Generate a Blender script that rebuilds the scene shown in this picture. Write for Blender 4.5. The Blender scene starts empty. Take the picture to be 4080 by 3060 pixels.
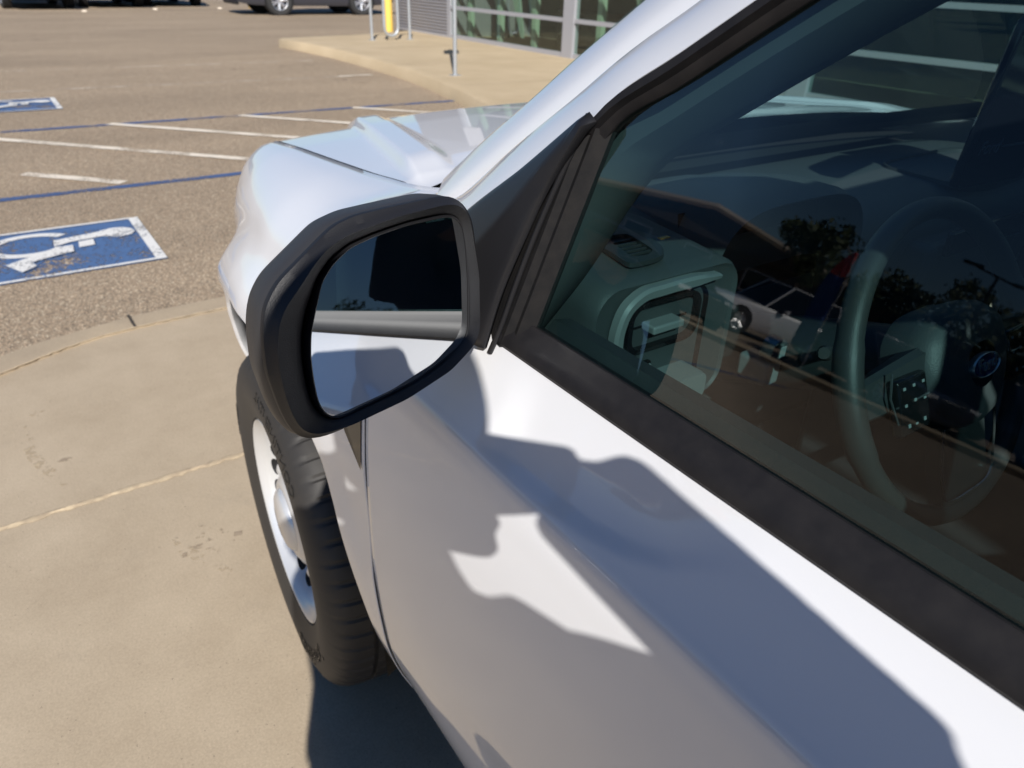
import bpy, math, random
import numpy as np
from mathutils import Vector, Matrix
random.seed(7); np.random.seed(7)
R = math.radians
sc = bpy.context.scene
COL = sc.collection

# ------------------------------------------------------------ camera
cam_d = bpy.data.cameras.new("camera"); cam = bpy.data.objects.new("camera", cam_d); COL.objects.link(cam)
CAMP = Vector((-1.22655, -1.28235, 1.45717))
cR = Vector((0.8244978, -0.5650776, 0.0298465)); cU = Vector((0.2609579, 0.4265024, 0.8660235)); cF = Vector((0.5021001, 0.7062457, -0.4991117))
m = Matrix((( cR.x, cU.x, -cF.x, CAMP.x), (cR.y, cU.y, -cF.y, CAMP.y), (cR.z, cU.z, -cF.z, CAMP.z), (0, 0, 0, 1)))
cam.matrix_world = m
cam_d.sensor_width = 36; cam_d.lens = 25.287
cam_d.clip_start = 0.01; cam_d.clip_end = 2000
cam_d.dof.use_dof = True; cam_d.dof.focus_distance = 0.62; cam_d.dof.aperture_fstop = 10.0
sc.camera = cam
# ------------------------------------------------------------ light
SUN_AZ, SUN_EL = R(29), R(35)      # direction the light travels, in the ground plane
w = bpy.data.worlds.new("World"); sc.world = w; w.use_nodes = True
nt = w.node_tree; bg = nt.nodes["Background"]
sky = nt.nodes.new("ShaderNodeTexSky"); sky.sky_type = 'NISHITA'; sky.sun_disc = False
sky.sun_elevation = SUN_EL; sky.sun_rotation = SUN_AZ + math.pi
sky.air_density = 1.0; sky.dust_density = 0.0; sky.ozone_density = 5.0
skm = nt.nodes.new('ShaderNodeMix'); skm.data_type = 'RGBA'; skm.blend_type = 'MULTIPLY'; skm.inputs[0].default_value = 1; skm.inputs[7].default_value = (.80, .95, 1.12, 1)
nt.links.new(sky.outputs[0], skm.inputs[6]); nt.links.new(skm.outputs[2], bg.inputs[0]); bg.inputs[1].default_value = 0.056
sd = bpy.data.lights.new("sun", 'SUN'); so = bpy.data.objects.new("sun", sd); COL.objects.link(so)
sd.energy = 5.0; sd.angle = R(0.53); sd.color = (1.0, 0.955, 0.895)
ld = Vector((math.sin(SUN_AZ) * math.cos(SUN_EL), math.cos(SUN_AZ) * math.cos(SUN_EL), -math.sin(SUN_EL)))
so.rotation_euler = ld.to_track_quat('-Z', 'Y').to_euler()
sc.view_settings.view_transform = 'Standard'; sc.view_settings.look = 'None'
sc.view_settings.gamma = 1; sc.view_settings.exposure = 0.25
sc.render.engine = 'CYCLES'
sc.cycles.max_bounces = 10; sc.cycles.transparent_max_bounces = 16; sc.cycles.glossy_bounces = 6

# ------------------------------------------------------------ materials
def mat(name, col=(.5, .5, .5), rough=.5, metal=0, spec=.5, coat=0, coat_r=.03, bump=None, vary=None, ior=None):
    """bump=(scale, strength, dist, detail)  vary=(scale, col2, amount)"""
    mm = bpy.data.materials.new(name); mm.use_nodes = True; t = mm.node_tree; p = t.nodes["Principled BSDF"]
    p.inputs["Base Color"].default_value = (*col, 1); p.inputs["Roughness"].default_value = rough
    p.inputs["Metallic"].default_value = metal; p.inputs["Specular IOR Level"].default_value = spec
    p.inputs["Coat Weight"].default_value = coat; p.inputs["Coat IOR"].default_value = 1.75 if name == 'white_paint' else 1.5; p.inputs["Coat Roughness"].default_value = coat_r
    if ior: p.inputs["IOR"].default_value = ior
    tc = None
    if bump or vary:
        tc = t.nodes.new("ShaderNodeTexCoord")
    if bump:
        n = t.nodes.new("ShaderNodeTexNoise"); n.inputs["Scale"].default_value = bump[0]; n.inputs["Detail"].default_value = bump[3] if len(bump) > 3 else 3
        b = t.nodes.new("ShaderNodeBump"); b.inputs["Strength"].default_value = bump[1]; b.inputs["Distance"].default_value = bump[2]
        t.links.new(tc.outputs["Object"], n.inputs["Vector"]); t.links.new(n.outputs[0], b.inputs["Height"]); t.links.new(b.outputs[0], p.inputs["Normal"])
    if vary:
        n = t.nodes.new("ShaderNodeTexNoise"); n.inputs["Scale"].default_value = vary[0]; n.inputs["Detail"].default_value = 6
        r_ = t.nodes.new("ShaderNodeValToRGB"); r_.color_ramp.elements[0].position = .5 - vary[2]; r_.color_ramp.elements[1].position = .5 + vary[2]
        r_.color_ramp.elements[0].color = (*col, 1); r_.color_ramp.elements[1].color = (*vary[1], 1)
        t.links.new(tc.outputs["Object"], n.inputs["Vector"]); t.links.new(n.outputs[0], r_.inputs[0]); t.links.new(r_.outputs[0], p.inputs["Base Color"])
    return mm

def N(t, typ, **kw):
    n = t.nodes.new(typ)
    for k, v in kw.items():
        if k in n.inputs: n.inputs[k].default_value = v
        else: setattr(n, k, v)
    return n

def glass_mat(name, tint, refl=1.0, rough=0.0):
    mm = bpy.data.materials.new(name); mm.use_nodes = True; t = mm.node_tree
    for n in list(t.nodes): t.nodes.remove(n)
    o = N(t, "ShaderNodeOutputMaterial"); mx = N(t, "ShaderNodeMixShader"); tr = N(t, "ShaderNodeBsdfTransparent"); gl = N(t, "ShaderNodeBsdfGlossy")
    tr.inputs[0].default_value = (*tint, 1); gl.inputs[0].default_value = (refl, refl, refl, 1); gl.inputs["Roughness"].default_value = rough
    fr = N(t, "ShaderNodeFresnel"); fr.inputs[0].default_value = 1.5
    mu = N(t, "ShaderNodeMath", operation='MULTIPLY'); mu.inputs[1].default_value = .85; mu.use_clamp = True; mn = N(t, 'ShaderNodeMath', operation='MINIMUM'); mn.inputs[1].default_value = .10
    t.links.new(fr.outputs[0], mu.inputs[0]); t.links.new(mu.outputs[0], mn.inputs[0]); t.links.new(mn.outputs[0], mx.inputs[0])
    t.links.new(tr.outputs[0], mx.inputs[1]); t.links.new(gl.outputs[0], mx.inputs[2]); t.links.new(mx.outputs[0], o.inputs[0])
    return mm

M = {}
M['white'] = mat('white_paint', (.775, .785, .81), .45, coat=1.0, coat_r=.015, bump=(260, .02, .0004))
M['seam'] = mat('seam_black', (.008, .008, .009), .8)
M['bplastic'] = mat('black_textured_plastic', (.017, .017, .019), .46, spec=.4, bump=(1400, .35, .0004, 2))
M['bplastic_s'] = mat('black_smooth_plastic', (.014, .014, .016), .36, spec=.4, bump=(1500, .12, .0003, 2))
M['bezel'] = mat('black_bezel_plastic', (.013, .013, .015), .52, spec=.45, bump=(900, .5, .0006, 3))
M['rubber'] = mat('black_rubber', (.010, .010, .011), .6, spec=.2, bump=(500, .25, .0005, 4), vary=(90, (.016, .015, .015), .2))
M['molding'] = mat('belt_molding_rubber', (.012, .0115, .013), .5, spec=.22, bump=(420, .15, .0004, 4), vary=(60, (.017, .016, .017), .15))
M['liner'] = mat('wheel_liner_plastic', (.012, .012, .013), .6, bump=(60, .5, .003, 4))
M['tyre'] = mat('tyre_rubber', (.028, .026, .025), .6, bump=(300, .2, .0006, 4), vary=(9, (.036, .033, .029), .3))
M['tyre_text'] = mat('tyre_lettering', (.012, .012, .012), .42)
M['steel'] = mat('silver_painted_steel', (.70, .71, .72), .34, metal=.45, coat=.5, coat_r=.1, bump=(200, .05, .0005))
M['brass'] = mat('brass', (.7, .5, .2), .3, metal=1)
M['wglass'] = glass_mat('side_window_glass', (.40, .57, .57))
M['pglass'] = glass_mat('privacy_glass', (.10, .15, .155))
M['wsglass'] = glass_mat('windshield_glass', (.74, .86, .83))
M['mirror'] = mat('mirror_silver', (.74, .76, .78), 0.0, metal=1.0)
M['dash'] = mat('dashboard_vinyl', (.075, .082, .085), .5, bump=(650, .35, .0012, 2))
M['dash2'] = mat('dashboard_lower_plastic', (.038, .042, .044), .45, bump=(800, .3, .0006, 2))
M['dashl'] = mat('grey_trim_plastic', (.24, .25, .25), .4, bump=(800, .1, .0003, 2))
M['gloss'] = mat('gloss_black_trim', (.01, .01, .011), .08)
M['leather'] = mat('steering_leather', (.045, .046, .046), .42, bump=(950, .5, .0006, 2))
M['silverp'] = mat('satin_silver_trim', (.45, .46, .47), .25, metal=.9)
M['cloth'] = mat('seat_cloth', (.035, .036, .04), .9, bump=(700, .4, .001))
M['headliner'] = mat('headliner', (.33, .32, .30), .95)
M['screen'] = mat('screen_glass', (.006, .007, .010), .06)
M['iconw'] = mat('icon_print', (.28, .30, .30), .5)
M['logob'] = mat('emblem_blue', (.02, .05, .16), .2, coat=1)
M['interior'] = mat('dark_carpet', (.018, .018, .02), .95)
M['lamp'] = mat('lamp_lens', (.6, .62, .65), .05, coat=1)
M['grille'] = mat('grille_black', (.015, .015, .016), .4)

def asphalt():
    mm = bpy.data.materials.new('asphalt'); mm.use_nodes = True; t = mm.node_tree; p = t.nodes["Principled BSDF"]
    tc = N(t, "ShaderNodeTexCoord")
    v = N(t, "ShaderNodeTexVoronoi", Scale=150.0); t.links.new(tc.outputs["Object"], v.inputs["Vector"])
    r = N(t, "ShaderNodeValToRGB"); cr = r.color_ramp; cr.interpolation = 'LINEAR'
    cr.elements[0].position = 0; cr.elements[0].color = (0.202, 0.157, 0.108, 1); cr.elements[1].position = 1; cr.elements[1].color = (0.881, 0.753, 0.553, 1)
    for ps, c in ((.25, (0.318, 0.239, 0.163)), (.45, (0.428, 0.323, 0.215)), (.62, (0.490, 0.358, 0.235)), (.82, (0.575, 0.433, 0.294)), (.93, (0.660, 0.541, 0.388))):
        e = cr.elements.new(ps); e.color = (*c, 1)
    sp = N(t, "ShaderNodeSeparateColor"); t.links.new(v.outputs["Color"], sp.inputs[0]); t.links.new(sp.outputs[0], r.inputs[0])
    # bitumen between stones
    mp = N(t, "ShaderNodeMapRange"); mp.inputs["From Min"].default_value = .35; mp.inputs["From Max"].default_value = .75
    mul = N(t, "ShaderNodeMath", operation='MULTIPLY'); mul.inputs[1].default_value = 1.0
    t.links.new(v.outputs["Distance"], mp.inputs[0])
    mx = N(t, "ShaderNodeMix", data_type='RGBA'); mx.inputs[7].default_value = (0.148, 0.116, 0.082, 1)
    t.links.new(mp.outputs[0], mul.inputs[0]); mul.inputs[1].default_value = .7; t.links.new(mul.outputs[0], mx.inputs[0]); t.links.new(r.outputs[0], mx.inputs[6])
    # second finer layer
    v2 = N(t, "ShaderNodeTexVoronoi", Scale=260.0); t.links.new(tc.outputs["Object"], v2.inputs["Vector"])
    sp2 = N(t, "ShaderNodeSeparateColor"); t.links.new(v2.outputs["Color"], sp2.inputs[0])
    mr2 = N(t, "ShaderNodeMapRange"); mr2.inputs["To Min"].default_value = .72; mr2.inputs["To Max"].default_value = 1.28; t.links.new(sp2.outputs[1], mr2.inputs[0])
    # large stains
    n1 = N(t, "ShaderNodeTexNoise", Scale=.55, Detail=7.0, Roughness=.6); mpn = N(t, "ShaderNodeMapping"); mpn.inputs["Scale"].default_value = (.35, 1.2, 1)
    t.links.new(tc.outputs["Object"], mpn.inputs[0]); t.links.new(mpn.outputs[0], n1.inputs["Vector"])
    mr = N(t, "ShaderNodeMapRange"); mr.inputs["From Min"].default_value = .3; mr.inputs["From Max"].default_value = .7; mr.inputs["To Min"].default_value = .84; mr.inputs["To Max"].default_value = 1.16
    t.links.new(n1.outputs[0], mr.inputs[0])
    m1 = N(t, "ShaderNodeVectorMath", operation='SCALE'); t.links.new(mx.outputs[2], m1.inputs[0]); t.links.new(mr2.outputs[0], m1.inputs["Scale"])
    m2 = N(t, "ShaderNodeVectorMath", operation='SCALE'); t.links.new(m1.outputs[0], m2.inputs[0]); t.links.new(mr.outputs[0], m2.inputs["Scale"])
    t.links.new(m2.outputs[0], p.inputs["Base Color"]); p.inputs["Roughness"].default_value = .85
    b = N(t, "ShaderNodeBump", Strength=.55, Distance=.004); b.invert = True
    t.links.new(v.outputs["Distance"], b.inputs["Height"]); t.links.new(b.outputs[0], p.inputs["Normal"])
    return mm
M['asphalt'] = asphalt()

def concrete(name, c1, c2, stain, sc1=3.0, stain_amt=.35, speck=True):
    mm = bpy.data.materials.new(name); mm.use_nodes = True; t = mm.node_tree; p = t.nodes["Principled BSDF"]
    tc = N(t, "ShaderNodeTexCoord")
    n = N(t, "ShaderNodeTexNoise", Scale=sc1, Detail=9.0, Roughness=.62); t.links.new(tc.outputs["Object"], n.inputs["Vector"])
    r = N(t, "ShaderNodeValToRGB"); r.color_ramp.elements[0].position = .35; r.color_ramp.elements[1].position = .68
    r.color_ramp.elements[0].color = (*c1, 1); r.color_ramp.elements[1].color = (*c2, 1); t.links.new(n.outputs[0], r.inputs[0])
    n2 = N(t, "ShaderNodeTexNoise", Scale=2.6, Detail=7.0, Roughness=.75, Distortion=.4); t.links.new(tc.outputs["Object"], n2.inputs["Vector"])
    mr = N(t, "ShaderNodeMapRange"); mr.inputs["From Min"].default_value = .55; mr.inputs["From Max"].default_value = .72; mr.inputs["To Max"].default_value = stain_amt
    t.links.new(n2.outputs[0], mr.inputs[0])
    mx = N(t, "ShaderNodeMix", data_type='RGBA'); mx.inputs[7].default_value = (*stain, 1)
    t.links.new(mr.outputs[0], mx.inputs[0]); t.links.new(r.outputs[0], mx.inputs[6])
    n3 = N(t, "ShaderNodeTexNoise", Scale=210.0, Detail=4.0, Roughness=.7); t.links.new(tc.outputs["Object"], n3.inputs["Vector"])
    mr3 = N(t, "ShaderNodeMapRange"); mr3.inputs["From Min"].default_value = .3; mr3.inputs["From Max"].default_value = .7
    mr3.inputs["To Min"].default_value = .84; mr3.inputs["To Max"].default_value = 1.14; t.links.new(n3.outputs[0], mr3.inputs[0])
    s = N(t, "ShaderNodeVectorMath", operation='SCALE'); t.links.new(mx.outputs[2], s.inputs[0]); t.links.new(mr3.outputs[0], s.inputs["Scale"])
    last = s
    if speck:
        v = N(t, "ShaderNodeTexVoronoi", Scale=70.0); t.links.new(tc.outputs["Object"], v.inputs["Vector"])
        lt = N(t, "ShaderNodeMath", operation='LESS_THAN'); lt.inputs[1].default_value = .085; t.links.new(v.outputs["Distance"], lt.inputs[0])
        sp = N(t, "ShaderNodeSeparateColor"); t.links.new(v.outputs["Color"], sp.inputs[0])
        gt = N(t, "ShaderNodeMath", operation='GREATER_THAN'); gt.inputs[1].default_value = .8; t.links.new(sp.outputs[0], gt.inputs[0])
        mu = N(t, "ShaderNodeMath", operation='MULTIPLY'); t.links.new(lt.outputs[0], mu.inputs[0]); t.links.new(gt.outputs[0], mu.inputs[1])
        mx2 = N(t, "ShaderNodeMix", data_type='RGBA'); mx2.inputs[7].default_value = (.10, .085, .07, 1); t.links.new(mu.outputs[0], mx2.inputs[0]); t.links.new(s.outputs[0], mx2.inputs[6])
        t.links.new(mx2.outputs[2], p.inputs["Base Color"])
    else: t.links.new(s.outputs[0], p.inputs["Base Color"])
    p.inputs["Roughness"].default_value = .82
    b = N(t, "ShaderNodeBump", Strength=.35, Distance=.0015); t.links.new(n3.outputs[0], b.inputs["Height"]); t.links.new(b.outputs[0], p.inputs["Normal"])
    return mm
M['pad'] = concrete('pad_concrete', (.425, .340, .238), (.505, .412, .295), (.345, .285, .215))
M['walk'] = concrete('sidewalk_concrete', (.50, .39, .245), (.58, .46, .30), (.42, .33, .22), 1.2, .3, False)
M['edge'] = concrete('edge_concrete', (.40, .32, .225), (.47, .375, .26), (.32, .26, .19), 4, .3)
M['joint'] = mat('joint_sealant_sand', (.56, .45, .30), .9, bump=(120, .4, .003, 4), vary=(40, (.44, .345, .235), .12))
M['jointd'] = mat('joint_dark', (.06, .05, .04), .9)
M['scuff'] = None

def worn(name, col, amount=.5, scale=60):
    mm = bpy.data.materials.new(name); mm.use_nodes = True; t = mm.node_tree; p = t.nodes["Principled BSDF"]; o = t.nodes["Material Output"]
    p.inputs["Base Color"].default_value = (*col, 1); p.inputs["Roughness"].default_value = .7
    tc = N(t, "ShaderNodeTexCoord"); n = N(t, "ShaderNodeTexNoise", Scale=float(scale), Detail=6.0, Roughness=.75)
    t.links.new(tc.outputs["Object"], n.inputs["Vector"])
    n2 = N(t, "ShaderNodeTexNoise", Scale=3.0, Detail=3.0); t.links.new(tc.outputs["Object"], n2.inputs["Vector"])
    ad = N(t, "ShaderNodeMath", operation='ADD'); t.links.new(n.outputs[0], ad.inputs[0])
    ms = N(t, "ShaderNodeMath", operation='MULTIPLY'); ms.inputs[1].default_value = .6; t.links.new(n2.outputs[0], ms.inputs[0]); t.links.new(ms.outputs[0], ad.inputs[1])
    mr = N(t, "ShaderNodeMapRange"); mr.inputs["From Min"].default_value = .62 + .30 * amount; mr.inputs["From Max"].default_value = .72 + .30 * amount
    t.links.new(ad.outputs[0], mr.inputs[0])
    tr = N(t, "ShaderNodeBsdfTransparent"); mx = N(t, "ShaderNodeMixShader")
    t.links.new(mr.outputs[0], mx.inputs[0]); t.links.new(tr.outputs[0], mx.inputs[1]); t.links.new(p.outputs[0], mx.inputs[2]); t.links.new(mx.outputs[0], o.inputs[0])
    return mm
M['line_w'] = worn('white_line_paint', (.84, .75, .62), .18, 90)
M['line_wf'] = worn('faded_line_paint', (.60, .51, .41), .48, 60)
M['line_b'] = worn('blue_line_paint', (.07, .12, .26), .30, 70)
M['isa_b'] = worn('blue_panel_paint', (.080, .155, .32), .20, 50)
M['isa_w'] = worn('white_panel_paint', (.78, .77, .74), .12, 55)
M['scuff'] = worn('pale_scuff', (.50, .40, .27), .86, 25)
M['oil'] = worn('oil_stain', (.19, .145, .11), .85, 9)
M['tmark'] = worn('tyre_mark', (.36, .285, .205), .92, 14)
M['galv'] = mat('galvanised_steel', (.42, .45, .48), .42, metal=.5, bump=(60, .1, .001), vary=(25, (.5, .52, .54), .2))
M['yellow'] = mat('yellow_bollard_paint', (.85, .58, .12), .5)
M['corr'] = mat('grey_metal_panel', (.30, .29, .30), .45, metal=.2)
M['alu'] = mat('grey_window_frame', (.45, .45, .48), .4, metal=.3)
M['sglass'] = glass_mat('storefront_glass', (.80, .88, .84))
M['green'] = mat('light_green_panel', (.36, .44, .34), .7)
M['greend'] = mat('dark_green_wall', (.05, .075, .05), .8)
M['stucco'] = mat('brown_stucco', (.07, .06, .05), .9, bump=(60, .4, .004))
M['fascia'] = mat('pale_fascia', (.45, .38, .30), .9)
M['bark'] = mat('bark', (.08, .06, .045), .9, bump=(30, .8, .02))
M['leaf'] = mat('leaf_green', (.045, .075, .022), .6, vary=(2, (.09, .12, .04), .2))
M['skin'] = mat('skin', (.30, .175, .12), .5)
M['navy'] = mat('navy_shirt_cloth', (.02, .03, .06), .9, bump=(300, .3, .001))
M['khaki'] = mat('dark_trouser_cloth', (.035, .035, .04), .9, bump=(300, .3, .001))
M['hair'] = mat('dark_hair', (.02, .014, .01), .6, bump=(200, .6, .002))
M['cpb'] = mat('black_car_paint', (.008, .008, .01), .2, coat=1)
M['cpg'] = mat('slate_car_paint', (.05, .055, .075), .3, metal=.3, coat=1)
M['cpw'] = mat('white_car_paint', (.75, .75, .77), .3, coat=1)
M['cglass'] = mat('car_dark_glass', (.01, .012, .015), .05)
M['chrome'] = mat('chrome_wheel', (.88, .88, .88), .28, metal=.85)
M['ctyre'] = mat('far_tyre', (.03, .03, .03), .7)
M['amber'] = mat('amber_lens', (.8, .35, .05), .2)
M['red'] = mat('red_lens', (.5, .02, .02), .2)
M['flagb'] = mat('blue_flag_cloth', (.03, .07, .28), .8)
M['flagr'] = mat('red_flag_cloth', (.55, .05, .05), .8)
M['flagw'] = mat('white_flag_cloth', (.75, .75, .75), .8)

# ------------------------------------------------------------ mesh helpers
def link(name, me, material, parent=None, smooth=True, angle=40):
    if smooth:
        me.shade_smooth()
        try: me.set_sharp_from_angle(angle=R(angle))
        except Exception: pass
    if material is not None: me.materials.append(material)
    o = bpy.data.objects.new(name, me); COL.objects.link(o)
    if parent is not None: o.parent = parent
    return o
def mk(name, V, F, material, parent=None, smooth=True, angle=40):
    me = bpy.data.meshes.new(name); me.from_pydata([tuple(map(float, v)) for v in V], [], F); me.update(); me.validate()
    return link(name, me, material, parent, smooth, angle)
class MB:
    def __init__(s): s.V = []; s.F = []
    def add(s, V, F):
        k = len(s.V); s.V += [tuple(map(float, v)) for v in V]; s.F += [tuple(i + k for i in f) for f in F]; return s
    def box(s, a, b):
        x0, y0, z0 = a; x1, y1, z1 = b
        return s.add([(x0,y0,z0),(x1,y0,z0),(x1,y1,z0),(x0,y1,z0),(x0,y0,z1),(x1,y0,z1),(x1,y1,z1),(x0,y1,z1)],
                     [(0,3,2,1),(4,5,6,7),(0,1,5,4),(1,2,6,5),(2,3,7,6),(3,0,4,7)])
    def grid(s, rows, close_u=False, close_v=False):
        nr = len(rows); nc = len(rows[0]); V = [p for r in rows for p in r]; F = []
        for i in range(nr - (0 if close_v else 1)):
            for j in range(nc - (0 if close_u else 1)):
                F.append((i*nc+j, i*nc+(j+1) % nc, ((i+1) % nr)*nc+(j+1) % nc, ((i+1) % nr)*nc+j))
        return s.add(V, F)
    def tube(s, pts, rad, n=12, caps=True, flat=1.0):
        pts = [Vector(p) for p in pts]; rows = []
        rr = rad if hasattr(rad, '__len__') else [rad]*len(pts)
        up = Vector((0, 0, 1))
        t0 = (pts[1]-pts[0]).normalized()
        if abs(t0.dot(up)) > .95: up = Vector((1, 0, 0))
        a = t0.cross(up).normalized()
        for i, p in enumerate(pts):
            t = (pts[min(i+1, len(pts)-1)]-pts[max(i-1, 0)]).normalized()
            a = (a - t*a.dot(t)).normalized(); b = t.cross(a)
            rows.append([p + a*math.cos(2*math.pi*k/n)*rr[i] + b*math.sin(2*math.pi*k/n)*rr[i]*flat for k in range(n)])
        k0 = len(s.V); s.grid(rows, close_u=True)
        if caps:
            s.F.append(tuple(k0+k for k in range(n))); s.F.append(tuple(k0+(len(rows)-1)*n+k for k in reversed(range(n))))
        return s
    def lathe(s, prof, C=(0,0,0), axis='Z', n=48):
        rows = []
        for (r, h) in prof:
            row = []
            for k in range(n):
                a = 2*math.pi*k/n
                if axis == 'Z': row.append((C[0]+r*math.cos(a), C[1]+r*math.sin(a), C[2]+h))
                elif axis == 'X': row.append((C[0]+h, C[1]+r*math.cos(a), C[2]+r*math.sin(a)))
                else: row.append((C[0]+r*math.cos(a), C[1]+h, C[2]+r*math.sin(a)))
            rows.append(row)
        return s.grid(rows, close_u=True)
    def prism(s, poly, z0, z1):
        n = len(poly)
        V = [(x, y, z0) for x, y in poly] + [(x, y, z1) for x, y in poly]
        F = [tuple(reversed(range(n))), tuple(range(n, 2*n))] + [(i, (i+1) % n, (i+1) % n+n, i+n) for i in range(n)]
        return s.add(V, F)
    def xf(s, mt):
        s.V = [tuple(mt @ Vector(v)) for v in s.V]; return s
    def build(s, name, material, parent=None, smooth=True, angle=40, bevel=0, sub=0, solid=0, solid_off=-1):
        o = mk(name, s.V, s.F, material, parent, smooth, angle)
        if solid:
            md = o.modifiers.new('solidify', 'SOLIDIFY'); md.thickness = solid; md.offset = solid_off
        if bevel:
            md = o.modifiers.new('bevel', 'BEVEL'); md.width = bevel; md.segments = 3; md.limit_method = 'ANGLE'; md.angle_limit = R(35)
        if sub:
            md = o.modifiers.new('subd', 'SUBSURF'); md.levels = sub; md.render_levels = sub
        return o
def tag(o, label=None, cat=None, group=None, kind=None):
    if label: o['label'] = label
    if cat: o['category'] = cat
    if group: o['group'] = group
    if kind: o['kind'] = kind
    return o
def empty(name, loc=(0,0,0), rz=0, label=None, cat=None, group=None):
    o = bpy.data.objects.new(name, None); COL.objects.link(o); o.location = loc; o.rotation_euler = (0, 0, rz); o.empty_display_size = .1
    return tag(o, label, cat, group)
def rs(pl, n, dims=None):
    """resample polyline to n points, smooth (catmull-rom) by arc length"""
    P = np.array(pl, float); d = np.r_[0, np.cumsum(np.linalg.norm(np.diff(P, axis=0), axis=1))]
    t = np.linspace(0, d[-1], n); out = np.zeros((n, P.shape[1]))
    m_ = np.gradient(P, d, axis=0) if len(P) > 2 else np.repeat((P[1:]-P[:1])/d[-1], 2, 0)
    for i, tt in enumerate(t):
        k = min(max(np.searchsorted(d, tt)-1, 0), len(P)-2); h = d[k+1]-d[k]; u = (tt-d[k])/h
        out[i] = (2*u**3-3*u**2+1)*P[k]+(u**3-2*u**2+u)*h*m_[k]+(-2*u**3+3*u**2)*P[k+1]+(u**3-u**2)*h*m_[k+1]
    return out
def rl(pl, n):
    P = np.array(pl, float); d = np.r_[0, np.cumsum(np.linalg.norm(np.diff(P, axis=0), axis=1))]; t = np.linspace(0, d[-1], n)
    return np.stack([np.interp(t, d, P[:, k]) for k in range(P.shape[1])], -1)
def sstep(x, a, b):
    t = min(max((x-a)/(b-a), 0), 1); return t*t*(3-2*t)
def text_mesh(txt, size, depth=.0005, shear=0, align='CENTER'):
    c = bpy.data.curves.new('t', 'FONT'); c.body = txt; c.size = size; c.extrude = depth; c.shear = shear; c.align_x = align; c.align_y = 'CENTER'; c.resolution_u = 3
    o = bpy.data.objects.new('t', c); COL.objects.link(o); dg = bpy.context.evaluated_depsgraph_get()
    me = bpy.data.meshes.new_from_object(o.evaluated_get(dg)); bpy.data.objects.remove(o); bpy.data.curves.remove(c)
    return me

# ============================================================ GROUND
g = mk('ground', [(-400,-400,-.03),(400,-400,-.03),(400,400,-.03),(-400,400,-.03)], [(0,1,2,3)], M['asphalt'], smooth=False); tag(g, kind='structure')
lot = mk('asphalt_lot', [(-60,.05,0),(60,.05,0),(60,80,0),(-60,80,0)], [(0,1,2,3)], M['asphalt'], smooth=False); tag(lot, kind='structure')
lot2 = mk('asphalt_drive', [(-60,-60,0),(-4.6,-60,0),(-4.6,.05,0),(-60,.05,0)], [(0,1,2,3)], M['asphalt'], smooth=False); tag(lot2, kind='structure')
# concrete pad with a rounded leading corner strip
pad = MB(); pad.add([(7.3,-30,.004),(7.3,2.085,.004),(-.4,2.085,.004),(-.9,2.075,.004),(-1.08,2.05,.004),(-1.25,2.0,.004),(-1.40,1.93,.004),(-1.6,1.8,.004),(-4.6,.16,.004),(-4.6,-30,.004)], [tuple(range(len(pad.V)+10))])
tag(pad.build('concrete_pad', M['pad'], smooth=False), kind='structure')
eo = [(7.3,2.24),(-.4,2.235),(-.75,2.225),(-.93,2.21),(-1.10,2.17),(-1.28,2.13),(-1.45,2.06),(-1.7,1.94),(-4.6,.34),(-4.75,.1),(-4.75,-30)]
ei = [(7.3,2.085),(-.4,2.085),(-.72,2.08),(-.93,2.068),(-1.08,2.045),(-1.22,2.0),(-1.36,1.935),(-1.6,1.80),(-4.55,.18),(-4.6,.0),(-4.6,-30)]
e_ = MB(); V = []
for a, b in zip(eo, ei): V.append([(a[0], a[1], -.01), (a[0], a[1], .010), (a[0]*.5+b[0]*.5, a[1]*.5+b[1]*.5, .013), (b[0], b[1]+.004, .012), (b[0], b[1]+.004, .002)])
e_.grid(V); tag(e_.build('concrete_edge_strip', M['edge'], smooth=True, angle=60), kind='structure')
def ribbon(pts, wd, z, jit=0, zj=0):
    rows = []
    P = rs(pts, max(8, int(np.linalg.norm(np.diff(np.array(pts), axis=0), axis=1).sum()/.02))) if jit else np.array(pts, float)
    for i, p in enumerate(P):
        t = P[min(i+1, len(P)-1)]-P[max(i-1, 0)]; t = t/np.linalg.norm(t); nn = np.array((-t[1], t[0]))
        w1 = wd/2*(1+random.uniform(-jit, jit)); w2 = wd/2*(1+random.uniform(-jit, jit))
        rows.append([(*(p+nn*w1), z), (*p, z+zj), (*(p-nn*w2), z)] if zj else [(*(p+nn*w1), z), (*(p-nn*w2), z)])
    return MB().grid(rows)
j = ribbon([(-3.9,.87),(-1.5,.855),(-.8,.86),(7.2,.86)], .022, .006, .55, .004); tag(j.build('sand_joint', M['joint']), kind='structure')
j = ribbon([(a[0], a[1]+.0) for a in ei[1:]], .010, .0145, .7, .002); tag(j.build('edge_joint', M['joint']), kind='structure')
j = ribbon([(-.937,2.222),(-.935,2.15),(-.931,2.07)], .012, .0155, .2); tag(j.build('edge_cut', M['jointd']), kind='structure')
for k, (pts, wd) in enumerate([([(-1.30,1.60),(-1.37,1.50),(-1.405,1.42),(-1.41,1.30),(-1.39,1.165),(-1.323,.978),(-1.286,.87)], .035), ([(-1.28,.85),(-1.22,.70),(-1.1,.5),(-1.0,.3)], .03),
                               ([(-.86,1.62),(-.83,1.50),(-.86,1.40)], .02), ([(-1.62,1.5),(-1.55,1.7),(-1.4,1.83)], .02)]):
    tag(ribbon(pts, wd, .0048, .15).build('pale_scuff_mark', M['scuff']), kind='structure')
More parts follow.
